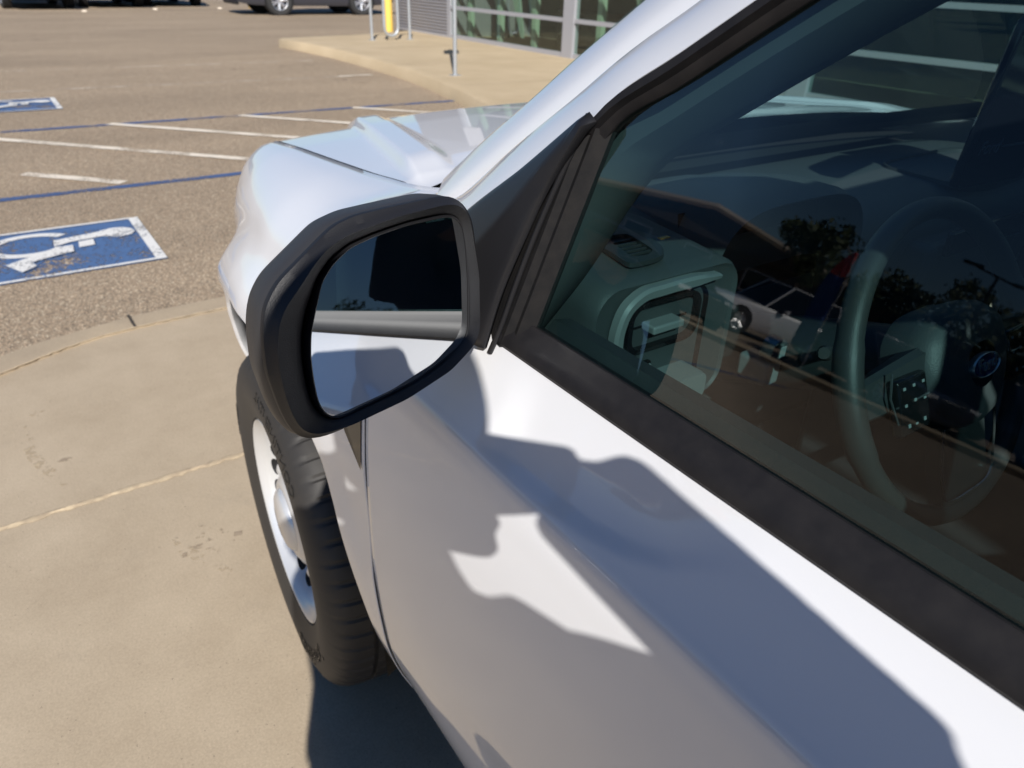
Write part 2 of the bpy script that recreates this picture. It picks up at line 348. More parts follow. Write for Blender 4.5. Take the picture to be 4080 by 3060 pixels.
for (x, y, a, b) in [(-1.312,1.132,.022,.014),(-1.26,1.15,.012,.01)]:
    P = [(x+a*math.cos(t)*(1+.25*math.sin(3*t+x)), y+b*math.sin(t)*(1+.25*math.cos(2*t+y)), .0050) for t in np.linspace(0, 6.28, 25)[:-1]]
    tag(mk('concrete_stain', P, [tuple(range(24))], M['tmark'], smooth=False), kind='structure')
# tyre tracks pressed in dust
tm = MB()
for k in range(34):
    for q in range(4):
        if random.random() < .45: continue
        u = k/33; x = -1.28+.42*u+q*.018; y = .66-.52*u+q*.045
        tm.add([(x,y,.0046),(x+.022,y-.006,.0046),(x+.030,y+.014,.0046),(x+.006,y+.018,.0046)], [(0,1,2,3)])
tag(tm.build('tyre_track_marks', M['tmark'], smooth=False), kind='structure')

for pts in ([(-2.75,1.2),(-2.74,-9)],[(-4.5,-2.3),(7.2,-2.35)],[(-4.5,-5.6),(7.2,-5.6)]):
    tag(ribbon(pts, .024, .0064, .4, .004).build('sand_joint', M['joint']), kind='structure')
# parking markings
def stripe(p0, p1, wd, material, name='parking_line', z=.004):
    p0 = np.array(p0, float); p1 = np.array(p1, float); t = (p1-p0)/np.linalg.norm(p1-p0); nn = np.array((-t[1], t[0]))*wd/2
    n = max(2, int(np.linalg.norm(p1-p0)/.05)); rows = []
    for i in range(n+1):
        q = p0+(p1-p0)*i/n; j1 = random.uniform(.88, 1.1); j2 = random.uniform(.88, 1.1)
        rows.append([(*(q+nn*j1), z), (*(q-nn*j2), z)])
    return tag(MB().grid(rows).build(name, material, smooth=False), kind='structure')
stripe((-12,4.69),(3.0,4.62),.095,M['line_b'])
stripe((-12,7.33),(3.85,7.05),.095,M['line_b'])
stripe((-12,9.98),(3.2,9.66),.085,M['line_wf'])
stripe((-12,11.9),(3.6,11.72),.075,M['line_wf'])
stripe((-1.13,5.335),(-.53,4.735),.10,M['line_w'], z=.008)
for x0, y0 in ((-1.62,7.20),(-.26,7.15),(1.0,7.10),(2.3,7.08)):
    stripe((x0,y0),(x0+2.4,y0-2.44),.10,M['line_w'], z=.008)
tag(mk('curb_paint_patch', [(3.2,9.6,.008),(3.75,9.62,.008),(3.7,9.72,.008),(3.2,9.7,.008)], [(0,1,2,3)], M['line_w'], smooth=False), kind='structure')
def isa(x0, y0, S, name='wheelchair_symbol'):
    """panel: right edge at x0, bottom at y0, side S; symbol read from the -y side rotated, as in the lot"""
    z = .005; b = MB().add([(x0-S-.35,y0,z),(x0,y0,z),(x0,y0+S,z),(x0-S-.35,y0+S,z)], [(0,1,2,3)])
    root = tag(b.build(name+'_panel', M['isa_b'], smooth=False), kind='structure')
    z = .010; wq = MB()
    zc_ = [.010]
    def poly(P):
        zc_[0] += .0006; wq.add([(x0+px*S/.86, y0+py*S/.86, zc_[0]) for px, py in P], [tuple(range(len(P)))])
    poly([(-.055,0),(0,0),(0,.86),(-.055,.86)])
    poly([(-1.25,0),(-.055,0),(-.055,.028),(-1.25,.028)]); poly([(-1.25,.832),(-.055,.832),(-.055,.86),(-1.25,.86)])
    # body (points measured from panel corner)
    def q(l): poly([(px+.626, py-2.924) for px, py in l])
    q([(-1.119,3.52),(-.86,3.578),(-.85,3.478),(-1.034,3.452),(-1.125,3.405)])
    q([(-.87,3.585),(-.80,3.61),(-.74,3.595),(-.70,3.55),(-.69,3.49),(-.72,3.435),(-.79,3.415),(-.86,3.465)])
    q([(-1.001,3.43),(-.923,3.445),(-.927,3.335),(-1.010,3.325)])
    q([(-1.126,3.39),(-1.036,3.38),(-1.041,3.265),(-1.09,3.255),(-1.13,3.31)])
    q([(-1.13,3.37),(-1.09,3.255),(-1.252,3.18),(-1.36,3.20)])
    q([(-1.374,3.2),(-1.252,3.18),(-1.234,3.11),(-1.307,3.04)])
    # wheel: open ring
    cx_, cy_ = -1.235, 3.50
    wq_pts = []
    for k in range(28):
        a = R(35+ k*10.2); r1 = .235; r0 = .17
        wq_pts.append([(x0+(cx_+.626+r0*math.cos(a))*S/.86, y0+(cy_-2.924+r0*.9*math.sin(a)-.0)*S/.86, z), (x0+(cx_+.626+r1*math.cos(a))*S/.86, y0+(cy_-2.924+r1*.9*math.sin(a))*S/.86, z)])
    wq.grid(wq_pts)
    tag(wq.build(name, M['isa_w'], smooth=False), kind='structure')
isa(-.612, 2.935, .865); isa(-.545, 8.245, .82)
for (x, y, a, b) in [(2.3,11.0,.35,.10),(3.1,11.1,.3,.09),(3.0,9.3,.3,.07),(3.3,8.95,.2,.06),(2.6,10.2,.18,.07),(.05,10.4,.12,.05),(-1.0,16.5,1.2,.3)]:
    P = [(x+a*math.cos(t), y+b*math.sin(t), .0045) for t in np.linspace(0, 6.28, 25)[:-1]]
    tag(mk('oil_stain', P, [tuple(range(24))], M['oil'], smooth=False), kind='structure')
# sidewalk with curb
top = [(3.86,14.10),(3.95,14.22),(4.9,14.46),(5.56,14.60),(7.36,15.45),(9.6,16.4),(9.6,2.3),(2.35,2.3),(2.55,3.2),(3.0,4.7),(3.42,5.945),(3.66,6.9),(3.83,7.75),(3.97,8.6),(4.05,9.5),(4.10,10.8),(4.10,12.0),(4.0,13.2)]
sw = MB(); n = len(top)
def outset(P, d):
    P = np.array(P); out = []
    for i in range(len(P)):
        a = P[i-1]; b = P[(i+1) % len(P)]; t = (b-a)/np.linalg.norm(b-a); out.append(P[i]+np.array((t[1], -t[0]))*(-d))
    return [tuple(p) for p in out]
o1 = outset(top, .018); o2 = outset(top, .05)
rows = [[(x, y, .152) for x, y in outset(top, -.13)], [(x, y, .15) for x, y in top], [(x, y, .138) for x, y in o1], [(x, y, -.02) for x, y in o2]]
sw.grid(rows, close_u=True); sw.F.append(tuple(range(n)))
tag(sw.build('sidewalk', M['walk'], angle=60), kind='structure')
for pts in ([(4.05,9.5),(7.3,9.5)], [(4.1,11.9),(7.3,11.9)], [(3.85,7.2),(7.3,7.2)], [(3.2,5.2),(7.3,5.2)]):
    tag(ribbon([(a, b) for a, b in pts], .012, .1535).build('sidewalk_joint', M['edge'], smooth=False), kind='structure')

# ============================================================ STOREFRONT BUILDING
bld = empty('storefront_building', (7.36, 4, 0), 0, 'grey glass fronted showroom building with corrugated panel beside the sidewalk', 'building')
bp = Matrix.Translation((-7.36, -4, 0))
def bb(name, boxes, material, parent=bld, bev=0, sm=False):
    b = MB()
    for a, c in boxes: b.box(a, c)
    b.xf(bp); return b.build(name, material, parent, smooth=sm, bevel=bev)
# corrugated wall
cw = MB(); rows = []
zz = np.arange(.19, 3.4, .009)
for z in zz:
    dx = .012*math.sin(2*math.pi*z/.062); rows.append([(7.372+dx, 16.0, z), (7.372+dx, 13.62, z)])
cw.grid(rows); cw.xf(bp); cw.build('corrugated_panel', M['corr'], bld, angle=80)
bb('wall', [((7.40,13.62,.0),(9.9,16.0,5.0)), ((7.42,-16,3.4),(9.9,13.62,5.0)), ((10.5,-16,0),(10.7,13.62,5)), ((9.9,13.62,0),(10.7,16,5))], M['corr'])
bb('roof_slab', [((7.1,-16.2,5.0),(10.9,16.2,5.25))], M['alu'])
bb('plinth', [((7.352,13.55,.15),(7.40,16.02,.20))], M['alu'])
cols = [9.47, 4.75, 0.0, -4.75, -9.5, -14.2]
fr = []
fr.append(((7.34,13.48,.15),(7.44,13.62,3.4)))
for cyy in cols: fr.append(((7.33,cyy-.145,.15),(7.45,cyy+.145,3.4)))
edges = [13.48]+sum([[cyy+.145, cyy-.145] for cyy in cols], [])+[-16]
for a, b_ in zip(edges[0::2], edges[1::2]):
    for z0, z1 in ((.15,.225),(.70,.765),(1.24,1.30),(2.3,2.37),(3.33,3.4)):
        fr.append(((7.345,b_,z0),(7.435,a,z1)))
bb('window_frame', fr, M['alu'])
gp = [((7.385,b_,.225),(7.391,a,3.33)) for a, b_ in zip(edges[0::2], edges[1::2])]
for q in gp: bb('window_pane', [q], M['sglass'])
for y in (13.17,12.04,10.87,9.0,7.6,5.9): bb('green_post', [((7.62,y-.06,.15),(7.72,y+.06,3.4))], M['green'])
bb('inner_back_wall', [((9.6,-15,.15),(9.65,13.4,3.4))], M['greend'])
bb('inner_floor', [((7.46,-15.5,.1),(10.4,13.4,.152))], M['pad'])
for (y0, y1, z0, z1, sh) in ((13.3,12.95,.2,1.6,.25),(12.75,12.3,.25,1.7,.35),(12.1,11.75,.3,1.5,.3),(9.0,8.5,.2,1.6,.3)):
    gl_ = MB(); gl_.add([(8.2,y0,z1),(8.2,y1,z1),(8.2,y1-sh,z0),(8.2,y1-sh+.12,z0)], [(0,1,2,3)])
    gl_.xf(bp); gl_.build('green_slant_panel', M['green'], bld, smooth=False, solid=.02)  # slanted pale green shapes behind the glass
for q in [((8.4,6.2,.15),(9.2,8.8,1.1)), ((8.6,10.0,.15),(9.3,11.4,.8))]: bb('display_counter', [q], M['gloss'])

# sign post with a plate
sp = empty('sign_post', (4.294, 8.11, .15), 0, 'tall grey metal sign post standing alone on the tan sidewalk', 'sign post')
MB().tube([(0,0,0),(0,0,2.55)], .028, 14).build('pole', M['galv'], sp)
MB().box((-.07,-.06,0),(.07,.06,.008)).build('base_plate', M['galv'], sp, smooth=False, bevel=.002)
s_ = MB().box((-.15,-.004,2.05),(.15,.004,2.50)); s_.xf(Matrix.Translation((0,-.034,0))); s_.build('sign_plate', M['alu'], sp, smooth=False, bevel=.002)
# serpentine bike rack
br = empty('bike_rack', (5.89, 13.35, .15), 0, 'grey serpentine tube bike rack at the far end of the sidewalk', 'bike rack')
pts = []
xs = [-.42,-.14,.16,.42]
pts += [(xs[0],0,0),(xs[0],0,.4),(xs[0],0,.85)]
def arc(xa, xb, z, up):
    c_ = (xa+xb)/2; r_ = (xb-xa)/2; return [(c_-r_*math.cos(t), 0, z+(r_*math.sin(t) if up else -r_*math.sin(t))) for t in np.linspace(0, math.pi, 9)]
pts += arc(xs[0], xs[1], .85, True); pts += [(xs[1],0,.5)]; pts += arc(xs[1], xs[2], .22, False); pts += [(xs[2],0,.5)]
pts += arc(xs[2], xs[3], .85, True); pts += [(xs[3],0,.4),(xs[3],0,0)]
MB().tube(rl(pts, 90), .030, 12).build('rack_tube', M['galv'], br)
for x in (-.09,.11): MB().lathe([(.0,.03),(.018,.03),(.022,0)], (x,0,0), 'Z', 10).build('anchor_bolt', M['seam'], br)
for x in (xs[0], xs[3]): MB().box((x-.06,-.06,0),(x+.06,.06,.01)).build('foot_plate', M['galv'], br, smooth=False)
bo = MB().tube([(0,0,0),(0,0,.95)], .105, 20); bo.tube([(0,0,.95),(0,0,1.0),(0,0,1.03)], [.105,.08,.01], 20)
bo = bo.build('bollard', M['yellow']); bo.location = (7.0,15.75,.0); tag(bo, 'bright yellow bollard standing behind the grey bike rack', 'bollard')

# ============================================================ generic distant car
def make_car(name, label, paint, L=4.7, Wd=1.85, H=1.5, wheel_r=.34, wb=2.75, suv=False, loc=(0,0,0), rz=0, group=None, cat='car', rim='chrome'):
    """car along local +x (front at +x)"""
    root = empty(name, loc, rz, label, cat, group)
    gz = .2 if not suv else .26
    # lower body sections
    hb = H*.56
    xs = np.linspace(-L/2, L/2, 29); rows = []
    for x in xs:
        u = abs(x)/(L/2); nar = 1-.10*u**4; rise = .10*u**6
        top_ = hb*(1-.10*max(0, (x-L*.12)/(L*.38))**2-(.03 if not suv else 0)*max(0, (-x-L*.2)/(L*.3))**2)
        if u > .985: top_ -= .10
        hw = Wd/2*nar
        rows.append([(x,-hw*.90,gz+rise),(x,-hw*.985,gz+rise+.12),(x,-hw,gz+.30),(x,-hw*.985,top_-.12),(x,-hw*.93,top_-.02),(x,-hw*.6,top_+.02),(x,0,top_+.03),
                     (x,hw*.6,top_+.02),(x,hw*.93,top_-.02),(x,hw*.985,top_-.12),(x,hw,gz+.30),(x,hw*.985,gz+rise+.12),(x,hw*.90,gz+rise)])
    b = MB().grid(rows); k = len(rows[0]); b.F.append(tuple(range(k))); b.F.append(tuple(reversed([28*k+i for i in range(k)])))
    b.F += [(i*k, (i+1)*k, (i+1)*k+k-1, i*k+k-1) for i in range(28)]
    b.build('body', paint, root, angle=35)
    # wheel arches dark
    c0, c1 = (-L*.40, L*.16) if suv else (-L*.34, L*.18)
    t0, t1 = (c0+.12, c1-.75) if suv else (c0+.55, c1-.8)
    cb = MB()
    def ring(x, z, wv): return [(x,-wv,z),(x,wv,z)]
    hw = Wd/2*.90; tw = Wd/2*.72
    V = [(c0,-hw,hb-.03),(c1,-hw,hb-.03),(c1,hw,hb-.03),(c0,hw,hb-.03),(t0,-tw,H-.04),(t1,-tw,H-.04),(t1,tw,H-.04),(t0,tw,H-.04)]
    MB().add(V, [(0,1,5,4),(1,2,6,5),(2,3,7,6),(3,0,4,7),(4,5,6,7)]).build('window', M['cglass'], root, smooth=False, bevel=.03)
    MB().box((t0-.02,-tw-.01,H-.045),(t1+.02,tw+.01,H)).build('roof', paint, root, smooth=True, bevel=.02)
    for s in (-1, 1):
        for xa, xb in ((c0, t0), ((c0+c1)/2-.1, (t0+t1)/2-.05), (c1, t1)):
            MB().tube([(xa, s*(hw+.005), hb-.04), (xb, s*(tw+.008), H-.03)], .035, 6).build('pillar', paint, root)
    for sx in (-1, 1):
        for sy in (-1, 1):
            X = sx*wb/2; Y = sy*(Wd/2-.11)
            ar = MB().lathe([(wheel_r+.06,-.20),(wheel_r+.06,.012),(wheel_r*.6,.014)], (0,0,0), 'Y', 26); ar.xf(Matrix.Translation((X, sy*(Wd/2-.005), wheel_r+.03)) @ Matrix.Scale(sy, 4, (0,1,0))); ar.build('wheel_arch', M['seam'], root)
            ty = MB().lathe([(wheel_r*.62,-.10),(wheel_r*.93,-.11),(wheel_r,-.08),(wheel_r,.08),(wheel_r*.93,.11),(wheel_r*.64,.10)], (0,0,0), 'Y', 32)
            mt = Matrix.Translation((X, sy*(Wd/2-.07), wheel_r)) @ Matrix.Scale(sy, 4, (0,1,0)); ty.xf(mt); wo = ty.build('wheel', M['ctyre'], root)
            ri = MB().lathe([(0,.07),(.05,.075),(.06,.05)], (0,0,0), 'Y', 12); ri.lathe([(wheel_r*.66,.10),(wheel_r*.60,.09),(wheel_r*.60,.0)], (0,0,0), 'Y', 30)
            for q in range(12):
                a = 2*math.pi*(q+(.18 if q % 2 else -.18))/12; ri.tube([(.04*math.cos(a),.055,.04*math.sin(a)), (wheel_r*.62*math.cos(a),.085,wheel_r*.62*math.sin(a))], .022, 6)
            ri.xf(mt); ri.build('rim', M[rim], wo)
            dk = MB().lathe([(wheel_r*.62,.0),(0,.0)], (0,0,0), 'Y', 20); dk.xf(mt); dk.build('brake_well', M['seam'], wo)
    for s in (-1, 1):
        MB().box((L/2-.10, s*Wd*.33-.16, hb-.22), (L/2-.012, s*Wd*.33+.16, hb-.10)).build('headlight', M['lamp'], root, bevel=.02)
        MB().box((-L/2+.012, s*Wd*.36-.12, hb-.22), (-L/2+.09, s*Wd*.36+.12, hb-.06)).build('tail_light', M['red'], root, bevel=.02)
    MB().box((L/2-.10,-Wd*.2,gz+.16),(L/2+.005,Wd*.2,hb-.12)).build('grille', M['grille'], root, bevel=.02)
    MB().box((L/2-.06,-Wd*.36,gz+.02),(L/2+.0,Wd*.36,gz+.12)).build('bumper_trim', M['bplastic'], root, bevel=.02)
    MB().box((-L/2-.004,-.16,gz+.26),(-L/2+.03,.16,gz+.38)).build('number_plate', M['alu'], root, smooth=False)
    for s in (-1, 1):
        MB().box((c1-.72, s*(Wd/2-.02), hb-.02), (c1-.58, s*(Wd/2+.14), hb+.11)).build('side_mirror', paint, root, bevel=.03)
    return root
gB = 'black cars parked in the far row'
make_car('parked_car', 'black parked car farthest left in the far row, number plate facing the lot', M['cpb'], loc=(.80,28.7,0), rz=R(90+4), group=gB)
make_car('parked_car', 'black parked car in the middle of the far row of three', M['cpb'], H=1.65, loc=(2.93,29.6,0), rz=R(90+4), group=gB, suv=True)
make_car('parked_car', 'black parked car rightmost in the far row, nearest the grey SUV', M['cpb'], L=4.5, loc=(5.0,30.4,0), rz=R(90+3), group=gB)
make_car('parked_car', 'black car parked behind the gap of the far row', M['cpb'], loc=(2.3,36.6,0), rz=R(90+4), group=gB)
make_car('parked_suv', 'slate grey SUV with bright chrome wheels parked broadside behind the lot', M['cpg'], L=5.2, Wd=1.95, H=1.8, wheel_r=.39, wb=2.75, suv=True, loc=(8.45,24.5,0), rz=R(181), cat='SUV')
stripe((8.0,34),(9.2,28.5),.1,M['line_w']); 
bo2 = MB().tube([(0,0,0),(0,0,.28),(0,0,.42)], [.16,.15,.10], 16).build('bollard', M['yellow']); bo2.location = (7.5,27.6,0); tag(bo2, 'small yellow bollard just left of the grey SUV', 'bollard')
# wheel stops / white chips by the cars
for x, y in ((1.9,25.6),(4.05,26.6),(6.2,27.1)):
    o = MB().box((-.06,-.05,0),(.06,.05,.04)).build('line_end_marker', M['line_w'], smooth=False); o.location = (x,y,0); tag(o, kind='structure')

# ============================================================ THE WHITE PICKUP (front left hub at y=0, z=.38; forward is +y)
T = empty('pickup_truck', (0, 0, 0), 0, 'white pickup truck seen from beside its driver window, in front of the camera', 'pickup truck')
ZS = [.36,.42,.46,.50,.54,.58,.62,.66,.72,.85,.95,1.02,1.055,1.066,1.072,1.078,1.09,1.12,1.145,1.168]
WS = [.80,.850,.885,.912,.932,.945,.953,.957,.961,.962,.9570,.9485,.9425,.9395,.9365,.9320,.9235,.9045,.8900,.8795]
_m = np.gradient(WS, ZS)
def Wz(z):
    z = min(max(z, ZS[0]), ZS[-1]); k = min(max(int(np.searchsorted(ZS, z))-1, 0), len(ZS)-2); h = ZS[k+1]-ZS[k]; u = (z-ZS[k])/h
    return (2*u**3-3*u**2+1)*WS[k]+(u**3-2*u**2+u)*h*_m[k]+(-2*u**3+3*u**2)*WS[k+1]+(u**3-u**2)*h*_m[k+1]
def dW(y, z):      # style line low on the door and slight pinch
    d = 0
    if y < -.80 and y > -1.20:      # shallow scoop pressed under the front of the window
        zc = np.interp(-y, [.80,.90,.963,1.005,1.037,1.076,1.132,1.16], [1.070,1.073,1.076,1.083,1.094,1.117,1.151,1.17]); q = z-zc
        if q > 0: d = -.0065*sstep(q, 0, .010)*(1-sstep(q, .016, max(.03, 1.160-zc)))*sstep(-y, .815, .865)*(1-sstep(-y, .985, 1.10))
    return d-.006*math.exp(-((z-.70)/.035)**2)*sstep(-y, .75, 1.1)
def side(y, z, s=-1): return (s*(Wz(z)+dW(y, z)), y, z)
SEAM = [(-.640,.515),(-.622,.548),(-.614,.608),(-.610,.673),(-.606,.75),(-.604,.86),(-.600,.95),(-.594,1.03),(-.584,1.10),(-.572,1.168)]
def both(fn):
    for s in (-1, 1): fn(s)
# --- front doors skins below the belt
def door_skin(s, y_front, y_back, name, par):
    nz = 130; ny = 130; zs = np.linspace(0, 1, nz); rows = []
    fr_ = rs(y_front, nz*4); bk = rs(y_back, nz*4)
    tz = np.r_[np.linspace(0, .78, 40), np.linspace(.782, 1, nz-40)]*(nz*4-1); fr_ = fr_[tz.astype(int)]; bk = bk[tz.astype(int)]
    for i in range(nz):
        a = fr_[i]; b_ = bk[i]; row = []
        for q in range(ny):
            u = q/(ny-1); y = a[0]+(b_[0]-a[0])*u; z = a[1]+(b_[1]-a[1])*u; row.append(side(y, z, s))
        rows.append(row if s < 0 else row[::-1])
    o = MB().grid(rows).build(name, M['white'], par, angle=60, solid=.012, solid_off=-1 )
    return o
SB = [(-1.66,.46),(-1.665,.60),(-1.67,.75),(-1.67,.9),(-1.67,1.03),(-1.66,1.10),(-1.65,1.168)]
SF0 = [(y-.0042, z) for y, z in SEAM]
SF0[0] = (-.668,.500)
doorL = door_skin(-1, SF0, SB, 'door', T)
doorR = door_skin(1, SF0, SB, 'door', T)
RF = [(y-.008, z) for y, z in SB]; RB = [(-2.40,.62),(-2.44,.70),(-2.52,.80),(-2.56,.9),(-2.57,1.03),(-2.57,1.10),(-2.57,1.168)]
rdL = door_skin(-1, RF, RB, 'rear_door', T); rdR = door_skin(1, RF, RB, 'rear_door', T)
# sill
def sill(s):
    rows = []
    for z in np.linspace(.36, .50, 8):
        rows.append([(s*(Wz(z)-.014), y, z-.0) for y in np.linspace(-.655, -2.4, 12)][:: (1 if s < 0 else -1)])
    MB().grid(rows).build('side_sill', M['bplastic'], T)
both(sill)
# --- fenders, param (y, s) with s measured down the section from the hood edge
ARC = np.array([(-.600,.515),(-.585,.56),(-.552,.638),(-.515,.718),(-.482,.785),(-.447,.838),(-.395,.885),(-.31,.925),(-.17,.945),(-.02,.942),(.12,.918),(.22,.880),(.30,.828),(.37,.760),(.42,.690),(.46,.610),(.485,.53)])
def lerp(a, b, t): return a+(b-a)*t
HOODE = [(-.60,1.232,.772),(-.50,1.215,.756),(-.40,1.190,.742),(-.32,1.176,.738),(-.18,1.162,.738),(0,1.149,.738),(.17,1.137,.737),(.33,1.121,.732),(.42,1.095,.710),(.50,1.060,.680),(.60,1.000,.620),(.70,.935,.565),(.76,.89,.535),(.82,.840,.50)]
def hoode(y):
    a = np.array(HOODE); return np.interp(y, a[:, 0], a[:, 1]), np.interp(y, a[:, 0], a[:, 2])
def taper(y): return .36*max(0, y+.12)**1.5 if y > -.12 else 0
def section(y, n=90):
    zt, xt = hoode(y); tp = taper(y)
    t = min(max((y+.60)/.30, 0), 1)   # 0 at door, 1 forward
    fz = sstep(y, -.2, .7)
    rear = [(xt, zt), (xt+.030, zt-.002), (Wz(1.145)-.035, 1.185), (Wz(1.12), 1.12), (Wz(1.06), 1.06), (Wz(1.0), .99), (.9585, .92)]
    xs_ = .9620-.95*tp-.004*sstep(y, -.3, .1); z1 = .90-.03*fz
    frnt = [(xt+(xs_-xt)*a_, zt-(zt-z1)*b_) for a_, b_ in ((0,0),(.24,.035),(.47,.12),(.67,.27),(.82,.47),(.93,.72),(1,1))]
    tt_ = sstep(y, -.60, -.22)
    C = [(lerp(a_[0], b_[0], tt_), lerp(a_[1], b_[1], tt_)) for a_, b_ in zip(rear, frnt)]
    C += [(Wz(.85)-.003-.94*tp, .83-.05*fz), (Wz(.74)-.90*tp, .74), (Wz(.66)-.86*tp, .66), (Wz(.60)-.84*tp, .60), (Wz(.54)-.82*tp, .54), (Wz(.50)-.8*tp, .50), (Wz(.46)-.8*tp, .46)]
    return rs(C, n)
def flare(y, z):
    d = np.min(np.hypot(ARC[:, 0]-y, ARC[:, 1]-z)); 
    # signed-free bump rising toward the lip
    return d
ARCd = rl(ARC, 200)
def fender(s):
    NL, NM = 90, 26
    # outer boundary in (y,z) on seam, hood edge, front
    seam = [(-.640+.0,.505)]+SEAM[1:]+[(-.560,1.205),(-.556,1.236)]
    secs = {}
    def sec(y):
        k = round(y, 4)
        if k not in secs: secs[k] = section(y)
        return secs[k]
    def S_of(y, z):
        c = sec(y); d = np.r_[0, np.cumsum(np.linalg.norm(np.diff(c, axis=0), axis=1))]
        zz_ = np.minimum.accumulate(c[:, 1]); i = np.searchsorted(-zz_, -z); i = min(max(i, 1), len(c)-1)
        f_ = (zz_[i-1]-z)/max(zz_[i-1]-zz_[i], 1e-6); return lerp(d[i-1], d[i], min(max(f_, 0), 1))
    def P_of(y, sv):
        c = sec(y); d = np.r_[0, np.cumsum(np.linalg.norm(np.diff(c, axis=0), axis=1))]
        return np.interp(sv, d, c[:, 0]), np.interp(sv, d, c[:, 1])
    L = rl(ARC, NL); Ls = np.array([(y, S_of(y, z)) for y, z in L])
    # outer: three legs with matched counts
    sm_ = rl(seam, 34); hd = np.array([(y, 0.0) for y in np.linspace(-.552, .80, 40)])
    so_ = np.array([(y, S_of(y, z)) for y, z in sm_]); so_[-1] = (-.556, 0)
    front = np.array([(y, S_of(min(y, .80), z)) for y, z in rl([(.80,.84),(.80,.82),(.78,.78),(.74,.71),(.68,.63),(.60,.53)], 18)][1:])
    O = np.vstack([so_, hd[1:], front[:]])
    # index mapping: spread O along L
    nO = len(O); Oi = np.linspace(0, NL-1, nO)
    Lr = np.stack([np.interp(np.linspace(0, NL-1, nO), np.arange(NL), Ls[:, k]) for k in range(2)], -1)
    rows = []
    for jx in range(NM+1):
        u = (jx/NM)**1.25; row = []
        for i in range(nO):
            y, sv = lerp(Lr[i], O[i], u); x, z = P_of(y, sv)
            d = np.min(np.hypot(ARCd[:, 0]-y, ARCd[:, 1]-z))
            x += (.002+.014*sstep(y, -.45, -.2)+.016*sstep(y, -.1, .35))*(1-sstep(d, .018, .085)) - .008*sstep(y,-.4,0)*math.exp(-((d-.10)/.03)**2)
            row.append((s*x, y, z))
        rows.append(row)
    # lip return
    lip = []
    for (dx, dr) in ((.006, .004), (.030, -.004)):
        row = []
        for i in range(nO):
            p = rows[0][i]; c_ = Vector((0, p[1], p[2]-.40)).normalized(); row.append((p[0]-s*dx, p[1]-c_.y*dr, p[2]-c_.z*dr))
        lip.append(row)
    allr = [lip[1], lip[0]]+rows
    if s > 0: allr = [r[::-1] for r in allr]
    MB().grid(allr).build('fender', M['white'], T, angle=50, solid=.0015, solid_off=-1)
both(fender)
# A-pillar lines (y,z, offset inboard from greenhouse plane)
def gx(z): return .885-.22*(z-1.165)
A_ = [(-.500,1.233),(-.525,1.2535),(-.577,1.2944),(-.634,1.336),(-.695,1.383),(-.743,1.418),(-.771,1.438),(-.90,1.53),(-1.05,1.625),(-1.2,1.70),(-1.36,1.745)]
B_ = [(-.545,1.203),(-.5946,1.2415),(-.699,1.3233),(-.771,1.3767),(-.829,1.420),(-.857,1.4374),(-.98,1.525),(-1.12,1.61),(-1.28,1.675),(-1.45,1.705),(-1.62,1.715)]
C_ = [(-.640,1.200),(-.7014,1.254),(-.776,1.310),(-.8388,1.3605),(-.8463,1.369),(-.910,1.4134),(-.957,1.4455),(-1.06,1.515),(-1.18,1.575),(-1.35,1.630),(-1.50,1.648),(-1.655,1.652)]
def pl3(P, off, s, n=60, dz=0): return [(s*(gx(z)-off), y, z+dz) for y, z in rs(P, n)]
def pillar(s):
    def row(o1, P, dz=0, dy=0): return [(p[0], p[1]+dy, p[2]) for p in pl3(P, o1, s, 60, dz)]
    A = pl3(A_, .090, s); B = pl3(B_, .050, s)
    mid = lambda t, bul: [tuple(np.array(a)*(1-t)+np.array(b)*t+np.array((s*bul*.55, bul*.45, bul*.75))) for a, b in zip(A, B)]
    rows = [[(p[0]-s*.02, p[1]-.01, p[2]-.012) for p in A], A, mid(.05, .002), mid(.12, .0028), mid(.4, .0035), mid(.66, .0022), mid(.78, -.001), mid(.87, -.007), mid(.95, -.014), mid(1.0, -.017), [(p[0]-s*.012, p[1]-.004, p[2]-.022) for p in B]]
    if s > 0: rows = [r[::-1] for r in rows]
    MB().grid(rows).build('windshield_pillar', M['white'], T, angle=50)
both(pillar)
# door upper frame (white) between B and C, continuing down to the belt at its front
def door_frame(s, par):
    B = [(-.565,1.185),(-.560,1.222)]+[(y-.006, z-.003) for y, z in B_[1:]]
    C = [(-.645,1.165),(-.64,1.185)]+C_[1:]
    n = 70
    B2 = rs(B, n); C2 = rs(C, n); rows = []
    prof = [(-.012,.062,-.014),(-.004,.056,-.007),(.02,.046,-.001),(.06,.038,.0006),(.2,.0265,.0012),(.5,.0125,.0006),(.8,.0035,0),(1,0,0)]
    for t, off, up in prof:
        tt = max(t, 0); row = []
        for a, b_ in zip(B2, C2):
            y, z = lerp(a, b_, tt); row.append((s*(gx(z)-off), y, z+up))
        rows.append(row)
    rows.append([(p[0]-s*.010, p[1]-.003, p[2]-.004) for p in rows[-1]])
    if s > 0: rows = [r[::-1] for r in rows]
    MB().grid(rows).build('door_frame', M['white'], par, angle=50)
    # door corner patch from belt to frame start
    rows = []
    for t in np.linspace(0, 1, 8):
        z = lerp(1.166, 1.235, t); ya = np.interp(z, [1.166,1.235], [-.572,-.566]); yb = np.interp(z, [1.166,1.19,1.25], [-.66,-.655,-.715])
        rows.append([(s*lerp(Wz(1.166), gx(z), sstep(t,0,.6))-s*(.047*(1-sstep(y,-.62,-.575)*0))*max(0,1-(abs(y-ya)/.05)) if False else s*gx(z)-s*.040*max(0,1-abs(y-ya)/.06)*t, y, z) for y in np.linspace(ya, yb, 10)][::(1 if s<0 else -1)])
    MB().grid(rows).build('door_corner', M['white'], par, angle=60)
door_frame(-1, doorL); door_frame(1, doorR)
